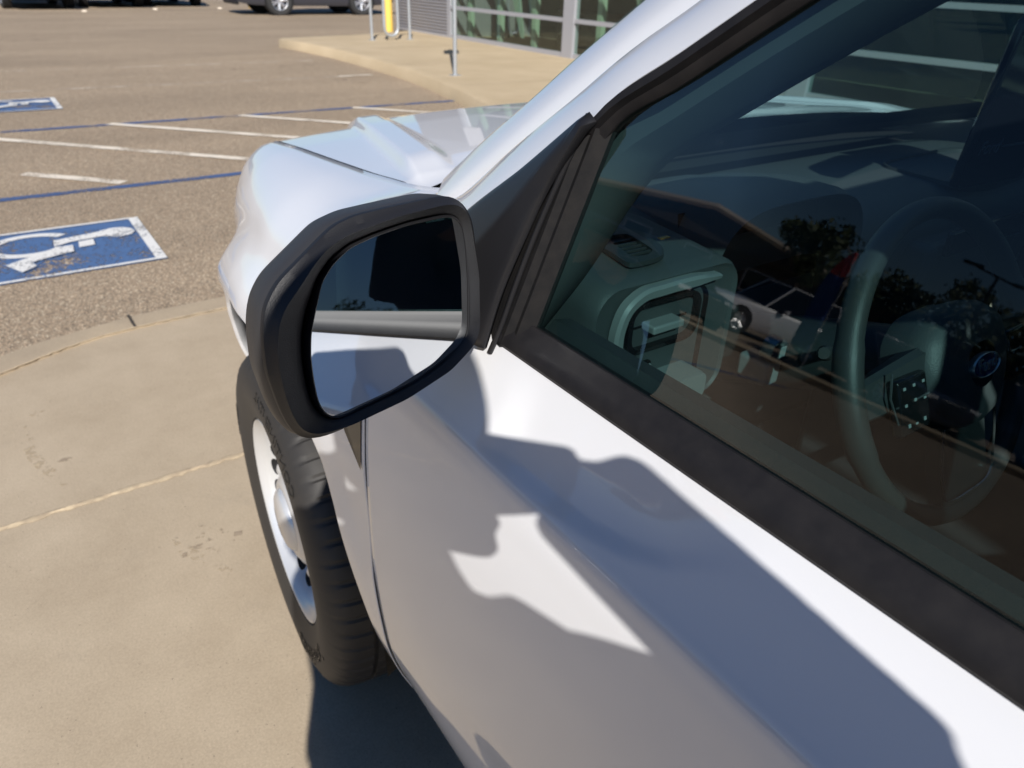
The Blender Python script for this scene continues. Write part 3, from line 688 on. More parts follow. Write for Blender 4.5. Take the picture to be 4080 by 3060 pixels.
# black inner frame around the glass (from C inward) : band C -> D
D_ = [(-.8454,1.3447),(-.8486,1.350),(-.9075,1.391),(-.987,1.446),(-1.08,1.505),(-1.2,1.560),(-1.36,1.605),(-1.5,1.62),(-1.60,1.622)]
def blackframe(s, par):
    n = 60
    C = rs([(-.826,1.352)]+C_[3:], n); D = rs(D_, n); rows = []
    for t, off in [(0,.003),(.10,-.003),(.45,-.003),(.62,.004),(.80,.006),(1,.011),(1.0,.020)]:
        rows.append([(s*(gx(lerp(a[1], b_[1], t))-off), lerp(a[0], b_[0], t), lerp(a[1], b_[1], t)) for a, b_ in zip(C, D)])
    if s > 0: rows = [r[::-1] for r in rows]
    MB().grid(rows).build('window_weatherstrip', M['molding'], par, angle=30)
    # vertical run channel at the front edge of the glass
    lo = [(-.752,1.150),(-.787,1.152),(-.794,1.153),(-.800,1.156),(-.806,1.158),(-.814,1.16)]; hi = [(-.812,1.345),(-.833,1.358),(-.838,1.357),(-.842,1.355),(-.846,1.352),(-.851,1.350)]
    offs = [.004,-.002,.003,.0015,.010,.016]
    rows = [[(s*(gx(lerp(a[1], b_[1], t))-o_), lerp(a[0], b_[0], t), lerp(a[1], b_[1], t)) for t in np.linspace(0, 1, 24)] for a, b_, o_ in zip(lo, hi, offs)]
    if s > 0: rows = [r[::-1] for r in rows]
    MB().grid(rows).build('glass_run_channel', M['rubber'], par, angle=25)
blackframe(-1, doorL); blackframe(1, doorR)
# sail cover (mirror mount)
def sail(s, par):
    # front edge follows C, rear edge the run channel; raised bead on the rear edge; a crease across
    n = 30
    Fd = rs([(-.640,1.150),(-.640,1.198),(-.7014,1.2525),(-.776,1.3085),(-.838,1.3590)], n)
    Bk = rs([(-.772,1.146),(-.780,1.200),(-.797,1.260),(-.815,1.315),(-.8400,1.3600)], n)
    rows = []
    for u in np.linspace(0, 1, 22):
        row = []
        for i, (a, b_) in enumerate(zip(Fd, Bk)):
            y, z = lerp(a, b_, u); v = i/(n-1)
            crease = .50+.22*v
            am = .019*(1-v)**.7; bul = .003 + (am*min(1, u/crease)**.8 if u < crease else lerp(am, .004, ((u-crease)/(1-crease))**.85))
            bul -= .002*sstep(u, .95, 1.0)
            if u == 0 or i == n-1: bul = .001
            row.append((s*(gx(z)+bul), y, z))
        rows.append(row)
    if s > 0: rows = [r[::-1] for r in rows]
    o = MB().grid(rows).build('mirror_mount_cover', M['bplastic_s'], par, angle=35, solid=.006)
    bead = [(s*(gx(z)+.0035), y+.003, z) for y, z in rs([(-.779,1.142),(-.786,1.165),(-.795,1.21),(-.808,1.265),(-.824,1.318),(-.839,1.362)], 24)]
    MB().tube(bead, .0028, 10).build('cover_bead', M['bplastic_s'], o)
    return o
sailL = sail(-1, doorL); sailR = sail(1, doorR)
# belt molding
def belt(s, par, y0, y1):
    prof = [(.8785,1.150),(.8875,1.1515),(.8890,1.155),(.8870,1.163),(.8805,1.1705),(.8740,1.1752),(.8715,1.1790),(.8690,1.1785),(.8660,1.1775),(.8640,1.1785),(.8625,1.172)]
    ys = np.linspace(y0, y1, 50)
    rows = [[(s*(x-.0006*0), y, z+.006*sstep(-y, .75, 2.5)) for y in ys] for x, z in prof]
    if s < 0: rows = rows[::-1]
    MB().grid(rows).build('belt_molding', M['molding'], par, angle=28)
belt(-1, doorL, -.774, -1.655); belt(1, doorR, -.774, -1.655); belt(-1, rdL, -1.67, -2.55); belt(1, rdR, -1.67, -2.55)
# side glass
def sglass(s, par, poly, name='window_pane', gm='wglass'):
    V = [(s*(gx(z)-.0135), y, z) for y, z in poly]
    V2 = [(s*(gx(z)-.0175), y, z) for y, z in poly]
    n = len(poly); F = [tuple(range(n))]
    if s > 0: F = [tuple(reversed(F[0]))]
    return mk(name, V, F, M[gm], par, smooth=False)
gpoly = [(-.803,1.155)]+[(y+.004, z+.004) for y, z in D_]+[(-1.648,1.62),(-1.645,1.155)]
wpL = sglass(-1, doorL, gpoly); wpR = sglass(1, doorR, gpoly)
rpoly = [(-1.70,1.155),(-1.70,1.62),(-1.9,1.63),(-2.2,1.62),(-2.35,1.57),(-2.50,1.155)]
sglass(-1, rdL, rpoly, gm='pglass'); sglass(1, rdR, rpoly, gm='pglass')
def bpost(s, par1, par2):
    for (ya, yb, par, zt) in ((-1.60,-1.655,par1,1.652),(-1.665,-1.715,par2,1.655)):
        V = []; 
        rows = [[(s*(gx(z)+.001), ya, z), (s*(gx(z)+.001), yb, z)] for z in np.linspace(1.16, zt, 8)]
        if s > 0: rows = [r[::-1] for r in rows]
        MB().grid(rows).build('pillar_cover', M['gloss'], par, solid=.012)
bpost(-1, doorL, rdL); bpost(1, doorR, rdR)
# rear door frame + C pillar + roof rail + roof
def rearframe(s, par):
    B = rs([(-1.63,1.716),(-2.0,1.722),(-2.3,1.700),(-2.50,1.64),(-2.575,1.45),(-2.58,1.17)], 40); C = rs([(-1.665,1.654),(-2.0,1.662),(-2.25,1.645),(-2.38,1.58),(-2.46,1.42),(-2.52,1.17)], 40)
    rows = [[(s*(gx(lerp(a[1], b_[1], t))-off), lerp(a[0], b_[0], t), lerp(a[1], b_[1], t)) for a, b_ in zip(B, C)] for t, off in ((0,.05),(.2,.02),(.6,.003),(1,0),(1,.015))]
    if s > 0: rows = [r[::-1] for r in rows]
    MB().grid(rows).build('door_frame', M['white'], par, angle=50)
    rows = [[(s*(gx(z)-.006), y, z) for z in np.linspace(1.17, 1.70, 12)] for y in (-2.56, -2.66, -2.74)]
    if s < 0: rows = rows[::-1]
    MB().grid(rows).build('cab_corner', M['white'], T)
    rows = []
rearframe(-1, rdL); rearframe(1, rdR)
roofrows = []
for y, ze, zc, we in ((-1.32,1.722,1.760,.655),(-1.40,1.738,1.785,.68),(-1.50,1.742,1.800,.70),(-1.62,1.722,1.815,.725),(-2.0,1.725,1.825,.725),(-2.4,1.715,1.815,.72),(-2.62,1.69,1.79,.71),(-2.74,1.66,1.74,.70)):
    roofrows.append([(we*x*1.0, y, ze+(zc-ze)*(1-abs(x)**3.2)) for x in np.linspace(-1, 1, 25)])
rf = MB().grid(roofrows[::-1]); rf.build('roof', M['white'], T, angle=60, solid=.02)
def rail(s):
    a = rs([(-1.34,1.738),(-1.48,1.742),(-1.62,1.722),(-2.0,1.725),(-2.4,1.715),(-2.72,1.66)], 30)
    rows = [[(s*xx, y, z+dz) for (y, z) in a] for xx, dz in ((.70,-.004),(.735,-.001),(.752,-.018),(.752,-.05))]
    if s < 0: rows = rows[::-1]
    MB().grid(rows).build('roof_rail', M['white'], T, angle=50, solid=.01)
both(rail)
# windshield and cowl
def wsP(u, v):   # u -1..1 across, v 0 base ..1 top
    yb = -.505+.235*(1-abs(u)**2.2); zb = 1.222-.060*(1-abs(u)**2); xb = .785*u
    yt = -1.33+.07*(1-abs(u)**2); zt = 1.728+.035*(1-u*u); xt = .655*u
    return (lerp(xb, xt, v), lerp(yb, yt, v), lerp(zb, zt, v)+.070*math.sin(math.pi*v)*(1-.45*v))
MB().grid([[wsP(u, v) for u in np.linspace(-1, 1, 33)] for v in np.linspace(0, 1, 14)]).build('windshield', M['wsglass'], T, angle=80)
rows = []
for dv, dzz in ((-.05,-.03),(-.02,-.006),(.0,.001),(.035,.003)):
    rows.append([(wsP(u, max(dv, 0))[0], wsP(u, max(dv, 0))[1]+(-min(dv, 0))*1.2, wsP(u, max(dv, 0))[2]+dzz-.004) for u in np.linspace(-.985, .985, 33)])
MB().grid(rows).build('cowl_panel', M['bplastic'], T)
# hood
def hoodP(u, y):
    zt, xt = hoode(y); xt -= .008
    ysh = (.13*(1-abs(u)**2.2))*sstep(-y, .12, .36)*.9
    zt = min(hoode(y+ysh)[0], 1.172)
    x = u*xt; z = zt-.0005+.030*(1-abs(u)**2.4)
    # raised bar ridge
    t = (y+.30)/1.05; xo = lerp(.725, .44, t); xi = lerp(.655, .385, t)
    en = sstep(y, -.34, -.19)
    ax = abs(x)
    r_ = sstep(xo-ax, -.002, .020); inn = sstep(xi-ax, -.004, .03)
    z += en*(.021*r_-.011*inn) + (1-en)*0
    # nose roll off
    z -= .05*sstep(y, .70, .90)
    return (x, y+.09*(1-u*u)*sstep(y, .3, .85)+ ysh, z)
ysH = np.r_[np.linspace(-.340, -.24, 14), np.linspace(-.22, .82, 44)]
def hood_us(y):
    zt, xt = hoode(y); xt -= .008; t = (y+.30)/1.05; xo = lerp(.725, .44, t); xi = lerp(.655, .385, t)
    h = np.r_[np.linspace(0, xi-.035, 12)[:-1], np.linspace(xi-.035, xi+.008, 9)[:-1], np.linspace(xi+.008, xo-.024, 5)[:-1], np.linspace(xo-.024, xo+.004, 10)[:-1], np.linspace(xo+.004, max(xt, xo+.01), 10)]
    h = np.minimum(h/xt, 1.0); return np.r_[-h[::-1], h[1:]]
hd = MB().grid([[hoodP(u, y) for u in hood_us(y)] for y in ysH[::-1]]); hood = hd.build('hood', M['white'], T, angle=55)
# black structure set under the gaps so they read dark
st = MB()
st.grid([[(s_*(.70), -.3, 1.13), (s_*.70, .55, 1.06)] for s_ in (-1, 1)])
st.box((-.74,-.50,.95),(.74,-.05,1.10)); 
st.build('engine_bay_liner', M['seam'], T, smooth=False)
def jamb(s):
    b = MB()
    rows = [[(s*(Wz(z)-.05), y+dy, z) for dy in (.05, -.05)] for y, z in SEAM]
    b.grid(rows)
    rows = [[(s*(Wz(z)-.05), y+dy, z) for dy in (.05, -.05)] for y, z in SB]
    b.grid(rows); b.build('door_jamb', M['seam'], T)
    # black strip standing in for shade in the pillar groove and hood gap
    b = MB(); b.grid([[ (s*(gx(z)-.075), y, z-.02), (s*(gx(z)-.04), y-.02, z-.03)] for y, z in rs(B_, 30)])
    b.grid([[(s*(x+.012), y, min(z,1.18)-.0060), (s*(x-.026), y, min(z,1.18)-.0042)] for y, z, x in HOODE]); b.build('gap_shade_strip', M['seam'], T)
both(jamb)
# black triangular trim on the fender ahead of the door seam
def fin(s):
    P = [(-.5935,.915),(-.592,.98),(-.592,1.03),(-.50,1.00),(-.545,.945)]
    V = [(s*(Wz(z)+.0025), y, z) for y, z in P]
    mk('fender_trim', V, [tuple(range(5))] if s > 0 else [tuple(reversed(range(5)))], M['gloss'], T, smooth=False)
both(fin)
# front end
def fe(s):
    b = MB()
    rows = [[(s*.70, .79, 1.02),(s*.74,.70,.98),(s*.77,.60,.93)],[(s*.70,.85,.97),(s*.75,.75,.93),(s*.78,.64,.88)],[(s*.69,.87,.86),(s*.74,.78,.83),(s*.77,.68,.80)]]
    MB().box((min(s*.45,s*.655),.78,.80),(max(s*.45,s*.655),.868,.965)).build('headlight', M['lamp'], T, bevel=.02)
both(fe)
MB().box((-.46,.80,.66),(.46,.93,.985)).build('grille', M['grille'], T, bevel=.02)
bm_ = MB(); rows = []
for z, o_ in ((.44,-.06),(.50,0),(.60,.02),(.72,.02),(.79,-.01)):
    rows.append([(x, .93+o_-.30*abs(x/.80)**3.0, z) for x in np.linspace(-.74, .74, 31)])
bm_.grid(rows[::-1]).build('front_bumper', M['white'], T, solid=.02)
# wheel housings
def liner(s):
    rows = []
    for i in range(33):
        a = R(4+i*172/32); row = []
        for x, r_ in ((.925,.525),(.90,.515),(.80,.51),(.62,.51),(.60,.40)):
            row.append((s*(x-taper(.50*math.cos(a))*.9), r_*(1.02 if a > 1.57 else .97)*math.cos(a)-.0, .40+r_*1.02*math.sin(a)+.006*math.sin(7*a)))
        rows.append(row)
    if s < 0: rows = rows[::-1]
    o = MB().grid(rows).build('wheel_liner', M['liner'], T, angle=50)
    for a in (16, 30, 44, 140, 155):
        a = R(a); r_ = .505*.97; pz = MB().lathe([(0,.012),(.008,.010),(.011,0)], (0,0,0), 'Z', 12)
        p = Vector((s*(.86-.85*taper(.55*math.cos(a))), r_*math.cos(a), .41+r_*math.sin(a))); d = Vector((0, -math.cos(a), -math.sin(a)))
        pz.xf(Matrix.Translation(p) @ d.to_track_quat('Z', 'Y').to_matrix().to_4x4()); pz.build('liner_clip', M['seam'], o)
both(liner)
MB().box((-.60,-.56,.40),(.60,.60,.95)).build('engine_bay', M['seam'], T, smooth=False)
MB().box((-.80,-2.9,.34),(.80,-.60,.44)).build('underbody', M['seam'], T, smooth=False)
# bed
def bedside(s):
    rows = []
    for z in np.linspace(.50, 1.17, 18):
        row = []
        for y in np.linspace(-2.60, -4.50, 60):
            zz_ = z; r2 = (y+3.27)**2
            if r2 < .50**2: zb = .40+math.sqrt(.50**2-r2); zz_ = zb+(1.17-zb)*(z-.50)/.67 if zb > .5 else z
            fl = .02*(1-sstep(abs(math.hypot(y+3.27, zz_-.40)-.50), .0, .08)); row.append((s*(Wz(zz_)+fl*.8), y, zz_))
        rows.append(row[::(1 if s < 0 else -1)])
    MB().grid(rows).build('bed_side', M['white'], T, solid=.02)
both(bedside)
MB().box((-.86,-4.50,.55),(.86,-4.46,1.16)).build('tailgate', M['white'], T, bevel=.01)
MB().box((-.84,-4.46,.62),(.84,-2.66,.68)).build('bed_floor', M['bplastic'], T, smooth=False)
MB().box((-.80,-2.74,.55),(.80,-2.70,1.18)).build('cab_back', M['white'], T, bevel=.01)
MB().add([(-.66,-2.73,1.20),(.66,-2.73,1.20),(.60,-2.72,1.62),(-.60,-2.72,1.62)], [(0,1,2,3)]).build('rear_window', M['pglass'], T, smooth=False)

# ---- wheels
def build_wheel(name, loc, s):
    root = bpy.data.objects.new(name, None); COL.objects.link(root); root.parent = T; root.location = loc
    # tyre : local axis x, outward = -1*... we build outward at -x then mirror for right side
    nth = 480
    prof = [(.232,.010),(.236,-.004),(.246,-.006),(.262,-.011),(.285,-.0165),(.308,-.018),(.330,-.015),(.350,-.007),(.362,.002),(.3715,.012),(.3765,.022),(.3795,.030),
            (.382,.046),(.3835,.062),(.3760,.064),(.3760,.070),(.3840,.072),(.3848,.098),(.3850,.118),(.3770,.120),(.3770,.126),(.3850,.128),(.3848,.150),(.3840,.176),(.3760,.178),(.3760,.184),(.3835,.186),(.382,.202),(.3795,.218),
            (.374,.232),(.362,.246),(.345,.256),(.30,.266),(.26,.26),(.235,.245)]
    rows = []
    for k in range(nth):
        a = 2*math.pi*k/nth; row = []
        for (r_, h) in prof:
            gr = 0
            if r_ > .3600:
                ph = (k + (0 if h < .064 else 4)) % 8
                if h < .064 and ph < 2: gr = .0034*sstep(r_, .356, .374)
                elif .07 < h < .18 and ph < 2: gr = .003
                elif h > .186 and ph < 2: gr = .0045
            if .345 < r_ < .366 and h < 0.01 and (k % 10) < 1: gr = -.0012
            row.append((h, (r_-gr)*math.cos(a), (r_-gr)*math.sin(a)))
        rows.append(row)
    mt = Matrix.Scale(-s, 4, (1,0,0))
    def place(b): 
        b.xf(mt)
        if s > 0: b.F = [tuple(reversed(f)) for f in b.F]
        return b
    ty = place(MB().grid(rows, close_v=True)).build('tyre', M['tyre'], root, angle=28)
    # rim
    rm = MB().lathe([(.2330,.014),(.2345,.004),(.2310,-.003),(.2265,-.001),(.2235,.006),(.2170,.012),(.2120,.024),(.2085,.048),(.2020,.060),(.1985,.076),(.1960,.086)], (0,0,0), 'X', 128)
    place(rm).build('rim', M['steel'], root, angle=50)
    dc = MB(); rows = []
    nt_ = 192
    for r_, h in [(.197,.086),(.190,.080),(.182,.066),(.172,.046),(.160,.033),(.150,.030),(.138,.035),(.126,.038),(.112,.030),(.100,.018),(.088,.009),(.078,.006),(.070,.010),(.060,.014),(.040,.015)]:
        row = []
        for k in range(nt_):
            a = 2*math.pi*k/nt_; hh = h
            if .12 < r_ < .185: hh += .004*math.cos(16*a)
            row.append((hh, r_*math.cos(a), r_*math.sin(a)))
        rows.append(row)
    dc.grid(rows, close_u=True); place(dc).build('wheel_disc', M['steel'], root, angle=50)
    for k in range(16):
        a = 2*math.pi*(k+.5)/16; vh = MB()
        vh.lathe([(0,.006),(.0085,.004),(.0115,0),(.012,-.002)], (0,0,0), 'X', 18)
        mtx = Matrix.Rotation(a, 4, 'X'); vh.xf(Matrix.Translation((.022,0,0)) @ mtx @ Matrix.Translation((.008,.165,0)) @ Matrix.Rotation(R(20), 4, 'Z') @ Matrix.Scale(1.5, 4, (0,0,1)) @ Matrix.Scale(1.35, 4))
        place(vh).build('vent_hole_shade', M['seam'], root)  # black caps on the solid disc stand in for shaded holes
    hc = MB().lathe([(.0,-.012),(.040,-.010),(.058,-.006),(.068,.000),(.072,.008),(.0735,.018)], (0,0,0), 'X', 48); place(hc).build('hub_cap', M['steel'], root, angle=60)
    # valve
    a = R(52); va = MB().tube([(.060,.204*math.cos(a),.204*math.sin(a)), (.040,.199*math.cos(a),.199*math.sin(a)), (.020,.192*math.cos(a),.192*math.sin(a))], [.006,.005,.004], 10); place(va).build('valve_stem', M['seam'], root)
    va = MB().tube([(.032,.1965*math.cos(a),.1965*math.sin(a)), (.024,.1935*math.cos(a),.1935*math.sin(a))], [.0048,.0048], 10); place(va).build('valve_collar', M['brass'], root)
    # lettering around the sidewall
    if s < 0:
        def arc_text(txt, size, r0, ang, shear=0, spacing=1.0):
            me = text_mesh(txt, size, .0, shear)
            V = []
            for v in me.vertices:
                aa = ang - v.co.x*spacing/r0; rr = r0+v.co.y
                hh = np.interp(rr, [.246,.262,.285,.308,.330,.350,.362], [-.006,-.011,-.0165,-.018,-.015,-.007,.002])
                V.append((hh-.0012, rr*math.cos(aa), rr*math.sin(aa)))
            F = [tuple(p.vertices) for p in me.polygons]; bpy.data.meshes.remove(me)
            o = mk('sidewall_lettering', V, F, M['tyre_text'], ty, smooth=False)
            md = o.modifiers.new('s', 'SOLIDIFY'); md.thickness = .0012; md.offset = 0
        arc_text('Continental', .058, .300, R(232), .35, 1.0)
        arc_text('CONTINENTAL', .030, .325, R(112), 0, 1.25)
        arc_text('255/70R16', .022, .312, R(20), 0, 1.1)
    return root
wh = build_wheel('wheel', (-.922, 0, .385), -1)
wh.rotation_euler.z = R(-4)
build_wheel('wheel', (.918, 0, .385), 1)
def dup_tree(o, parent):
    c = o.copy(); COL.objects.link(c); c.parent = parent
    for ch in list(o.children): dup_tree(ch, c)
    return c
w2 = dup_tree(wh, T); w2.location = (-.918,-3.27,.385); w2.rotation_euler.z = 0
w3 = dup_tree([c for c in T.children if c.name.startswith('wheel.')][0], T); w3.location = (.918,-3.27,.385)

# ------------------------------------------------------------ door mirror
gG0 = Vector((-.991,-.775,1.199)); gN = Vector((.034,-.984,.177)).normalized(); gU = Vector((.9994,.0345,0)).normalized(); gW = gN.cross(gU).normalized()
if gW.z < 0: gW = -gW
glassO = [(-0.0712,0.0052),(-0.0647,0.0215),(-0.0553,0.0433),(-0.0435,0.0556),(-0.0277,0.0652),(-0.0063,0.0703),(0.0247,0.0746),(0.0633,0.0759),(0.0714,0.0743),(0.0768,0.0676),(0.0782,0.0517),(0.0772,0.0223),(0.0723,-0.0229),(0.0691,-0.0331),(0.0593,-0.0403),(0.0365,-0.0501),(0.0135,-0.0585),(-0.0187,-0.0637),(-0.0459,-0.0676),(-0.0598,-0.0707),(-0.0669,-0.0684),(-0.073,-0.0618),(-0.0761,-0.0505),(-0.076,-0.0287),(-0.0748,-0.012)]
ridgeO = [(-0.0991,0.0228),(-0.0907,0.0351),(-0.0772,0.0474),(-0.0627,0.0625),(-0.049,0.0726),(-0.0318,0.0785),(0.0124,0.0854),(0.0595,0.0885),(0.0691,0.086),(0.0764,0.0773),(0.0784,0.0532),(0.0803,0.0237),(0.0758,-0.0257),(0.068,-0.0377),(0.0415,-0.0541),(-0.0038,-0.0672),(-0.058,-0.0744),(-0.0864,-0.0734),(-0.0988,-0.065),(-0.1043,-0.0433),(-0.1058,-0.0197),(-0.1043,0.0023)]
rimO = [(-0.1094,0.016),(-0.1037,0.0352),(-0.091,0.0512),(-0.07,0.0651),(-0.0399,0.0852),(-0.0209,0.0904),(0.0121,0.0924),(0.0501,0.0941),(0.0668,0.0937),(0.0797,0.0855),(0.0869,0.0699),(0.0874,0.0354),(0.0833,-0.0234),(0.0743,-0.0398),(0.0558,-0.0518),(0.0251,-0.0635),(-0.0132,-0.0725),(-0.0492,-0.079),(-0.0788,-0.0824),(-0.0922,-0.0794),(-0.1008,-0.0735),(-0.1077,-0.0505),(-0.1124,-0.014)]
def loopres(P, n=120, start_ang=R(180), smooth=2):
    P = np.array(P); P = np.vstack([P, P[:1]]); Q = rl(P, 720)[:-1]
    c_ = np.array((-.005, .002)); ang = np.arctan2(Q[:, 1]-c_[1], Q[:, 0]-c_[0])
    # resample by angle for correspondence
    out = []
    for k in range(n):
        a = start_ang-2*math.pi*k/n; a = (a+math.pi) % (2*math.pi)-math.pi
        d = np.abs((ang-a+math.pi) % (2*math.pi)-math.pi); i = int(np.argmin(d)); out.append(Q[i])
    out = np.array(out)
    for _ in range(smooth): out = (np.roll(out, 1, 0)+out*2+np.roll(out, -1, 0))/4
    return out
NM_ = 160
gO, rO, mO = loopres(glassO, NM_, smooth=3), loopres(ridgeO, NM_, smooth=4), loopres(rimO, NM_, smooth=4)
def mp3(P2, off): return [tuple(gG0+gU*float(a)+gW*float(b)+gN*off) for a, b in P2]
mirror = bpy.data.objects.new('door_mirror', None); COL.objects.link(mirror); mirror.parent = T
mk('mirror_glass', mp3(gO, 0), [tuple(range(NM_))], M['mirror'], mirror, smooth=False)
ge = MB(); cen = gO.mean(0)
ge.grid([mp3(cen+(gO-cen)*1.0, .0004), mp3(cen+(gO-cen)*1.012, .0012), mp3(cen+(gO-cen)*1.03, -.001), mp3(cen+(gO-cen)*1.035, -.012)], close_u=True)
ge.build('glass_backing', M['bplastic_s'], mirror)
bz = MB()
def mixp(a, b, t): return a*(1-t)+b*t
bz.grid([mp3(mixp(gO, rO, .10), -.018), mp3(mixp(gO, rO, .22), -.004), mp3(mixp(gO, rO, .45), .004), mp3(mixp(gO, rO, .80), .0105), mp3(mixp(gO, rO, .93), .0132), mp3(rO, .0150), mp3(mixp(rO, mO, .14), .0135),
         mp3(mixp(rO, mO, .35), .0085), mp3(mixp(rO, mO, .93), .0035), mp3(mO, .001), mp3(mixp(rO, mO, .99), -.003)], close_u=True)
bz.build('mirror_bezel', M['bezel'], mirror, angle=26)
# housing : lofted forward with an outboard bulge
hs = MB(); rows = []
cenm = mO.mean(0)
for off, sc_, sh in ((-.001,.985,(0,0)),(-.004,1.0,(0,0)),(-.013,1.012,(-.001,0)),(-.030,1.004,(-.002,.001)),(-.048,.962,(.000,.001)),(-.066,.875,(.006,-.001)),(-.082,.72,(.010,-.003)),(-.094,.52,(.016,-.005)),(-.100,.28,(.020,-.006)),(-.102,.08,(.022,-.006))):
    Q = cenm+(mO-cenm)*sc_; Q = Q.copy()
    for i in range(len(Q)):
        rt = sstep(Q[i][0], .03, .085); Q[i][0] -= .010*rt*(-off/.05 if off > -.05 else 1)
    rows.append(mp3(Q+np.array(sh), off))
hs.grid(rows, close_u=True); hs.F.append(tuple(len(hs.V)-NM_+k for k in range(NM_)))
M['housing'] = mat('ground_lit_housing', (.034, .033, .034), .5, spec=.5, bump=(1400, .3, .0004, 2))  # black plastic made lighter, ground bounce light put into the colour
hs.build('mirror_housing', M['housing'], mirror, angle=50)
# stem to the mount cover
stm = MB()
rows = []
for t in np.linspace(0, 1, 12):
    c_ = Vector((-.925,-.735,1.190)).lerp(Vector((-.872,-.722,1.175)), t); 
    rr = .030-.004*math.sin(math.pi*t); row = []
    for k in range(24):
        a = 2*math.pi*k/24; row.append((c_.x, c_.y+rr*1.0*math.cos(a)*(1.3 if math.cos(a) > 0 else .9), c_.z+rr*1.15*math.sin(a)))
    rows.append(row)
stm.grid(rows, close_u=True); stm.build('mirror_arm', M['bplastic'], mirror)
# right hand mirror, simple mirrored copy of the housing set
mr_ = bpy.data.objects.new('door_mirror', None); COL.objects.link(mr_); mr_.parent = T
for ch in list(mirror.children):
    me = ch.data.copy(); me.transform(Matrix.Scale(-1, 4, (1,0,0))); me.flip_normals(); c_ = bpy.data.objects.new(ch.name.split('.')[0], me); COL.objects.link(c_); c_.parent = mr_

# ============================================================ CABIN
def rrect(x0, x1, z0, z1, r, n=6):
    P = []
    for cx_, cz_, a0 in ((x1-r, z1-r, 0), (x0+r, z1-r, 90), (x0+r, z0+r, 180), (x1-r, z0+r, 270)):
        for k in range(n+1): a = R(a0+90*k/n); P.append((cx_+r*math.cos(a), cz_+r*math.sin(a)))
    return P
def ringloft(b, loops): return b.grid(loops, close_u=True)
dash = bpy.data.objects.new('dashboard', None); COL.objects.link(dash); dash.parent = T
# main body of the dashboard
prof = [(-.20,1.085),(-.30,1.108),(-.42,1.120),(-.54,1.122),(-.61,1.115),(-.645,1.095),(-.655,1.06),(-.640,1.00),(-.615,.93),(-.60,.80),(-.56,.66),(-.45,.60)]
rows = []
for x in np.linspace(-.74, .745, 46):
    dl = .040*sstep(-x, .10, .24)   # driver side stands a little taller
    rows.append([(x, y, z+dl*sstep(-y, .25, .45)*(1 if z > .95 else .3)) for y, z in rs(prof, 30)])
MB().grid(rows[::-1]).build('dash_body', M['dash'], dash, angle=50)
# driver side pod with the side vent
pod = MB(); rows = []
face = rrect(-.752, -.520, .985, 1.168, .035, 7)
for y, sc_, dz, dx in ((-.758,.94,-.004,0),(-.762,.975,-.002,0),(-.756,.995,0,0),(-.735,1.0,.001,0),(-.68,1.0,.006,.0),(-.60,1.0,.010,.002),(-.50,.99,.004,.004),(-.40,.97,-.012,.006),(-.28,.94,-.035,.01)):
    cx_, cz_ = -.62, 1.07; rows.append([(cx_+(x-cx_)*sc_+dx, y, cz_+(z-cz_)*sc_+dz+.006*((x+.62)/.12)*0) for x, z in face])
ringloft(pod, rows); pod.F.append(tuple(reversed(range(len(face))))); pod.build('vent_pod', M['dash'], dash, angle=45)
# vent surround, gloss recess, louvres, thumb wheel
def loop_at(P, y, k=1.0, c_=None):
    c_ = c_ or (np.mean([p[0] for p in P]), np.mean([p[1] for p in P])); return [(c_[0]+(p[0]-c_[0])*k, y, c_[1]+(p[1]-c_[1])*k) for p in P]
tr_o = rrect(-.727, -.560, .985, 1.160, .034, 8); tr_i = rrect(-.712, -.574, .985, 1.147, .026, 8)
pa = [(-.7195,.99),(-.7195,1.09),(-.7185,1.118),(-.709,1.140),(-.690,1.1515),(-.66,1.1535),(-.60,1.1535),(-.568,1.1530)]
pr_ = rs(pa, 60); rows = []
for i_, (x, z) in enumerate(pr_):
    t_ = pr_[min(i_+1, 59)]-pr_[max(i_-1, 0)]; t_ = t_/np.linalg.norm(t_); nx, nz = -t_[1], t_[0]; wd_ = .0075*(1-.55*sstep(i_/59, .85, 1))
    rows.append([(x+nx*wd_*k_, yy, z+nz*wd_*k_) for k_, yy in ((1,-.760),(1,-.770),(.6,-.774),(-.6,-.7725),(-1,-.769),(-1,-.756))])
MB().grid(rows).build('vent_surround', M['dashl'], dash, angle=30)
vr = MB(); a_ = tr_i; ringloft(vr, [loop_at(a_, -.764, 1.0), loop_at(a_, -.757, .96), loop_at(a_, -.730, .88)]); k = len(a_); vr.F.append(tuple(reversed(range(2*k, 3*k)))); vr.build('vent_recess', M['gloss'], dash, angle=40)
lo_o = rrect(-.703, -.588, 1.078, 1.141, .020, 6); lo_i = rrect(-.697, -.594, 1.084, 1.136, .016, 6)
lv = MB(); ringloft(lv, [loop_at(lo_o, -.752), loop_at(lo_o, -.766), loop_at(lo_i, -.767), loop_at(lo_i, -.740)]); lv.build('vent_ring', M['gloss'], dash, angle=30)
for z in (1.092, 1.102, 1.118, 1.128):
    l = MB().add([(-.696,-.748,z),(-.595,-.748,z),(-.595,-.735,z+.006),(-.696,-.735,z+.006)], [(0,1,2,3)]); l.build('vent_louvre', M['gloss'], dash, smooth=False, solid=.0018)
MB().box((-.688,-.7585,1.1065),(-.602,-.742,1.1105)).build('vent_louvre', M['gloss'], dash, smooth=False, bevel=.001)
kn = MB().box((-.675,-.778,1.1045),(-.626,-.752,1.1145)); kn.build('vent_knob', M['dashl'], dash, bevel=.0025)
for z in (1.062, 1.046):
    MB().box((-.700,-.7665,z-.002),(-.660,-.760,z+.002)).build('vent_switch', M['gloss'], dash, bevel=.001)
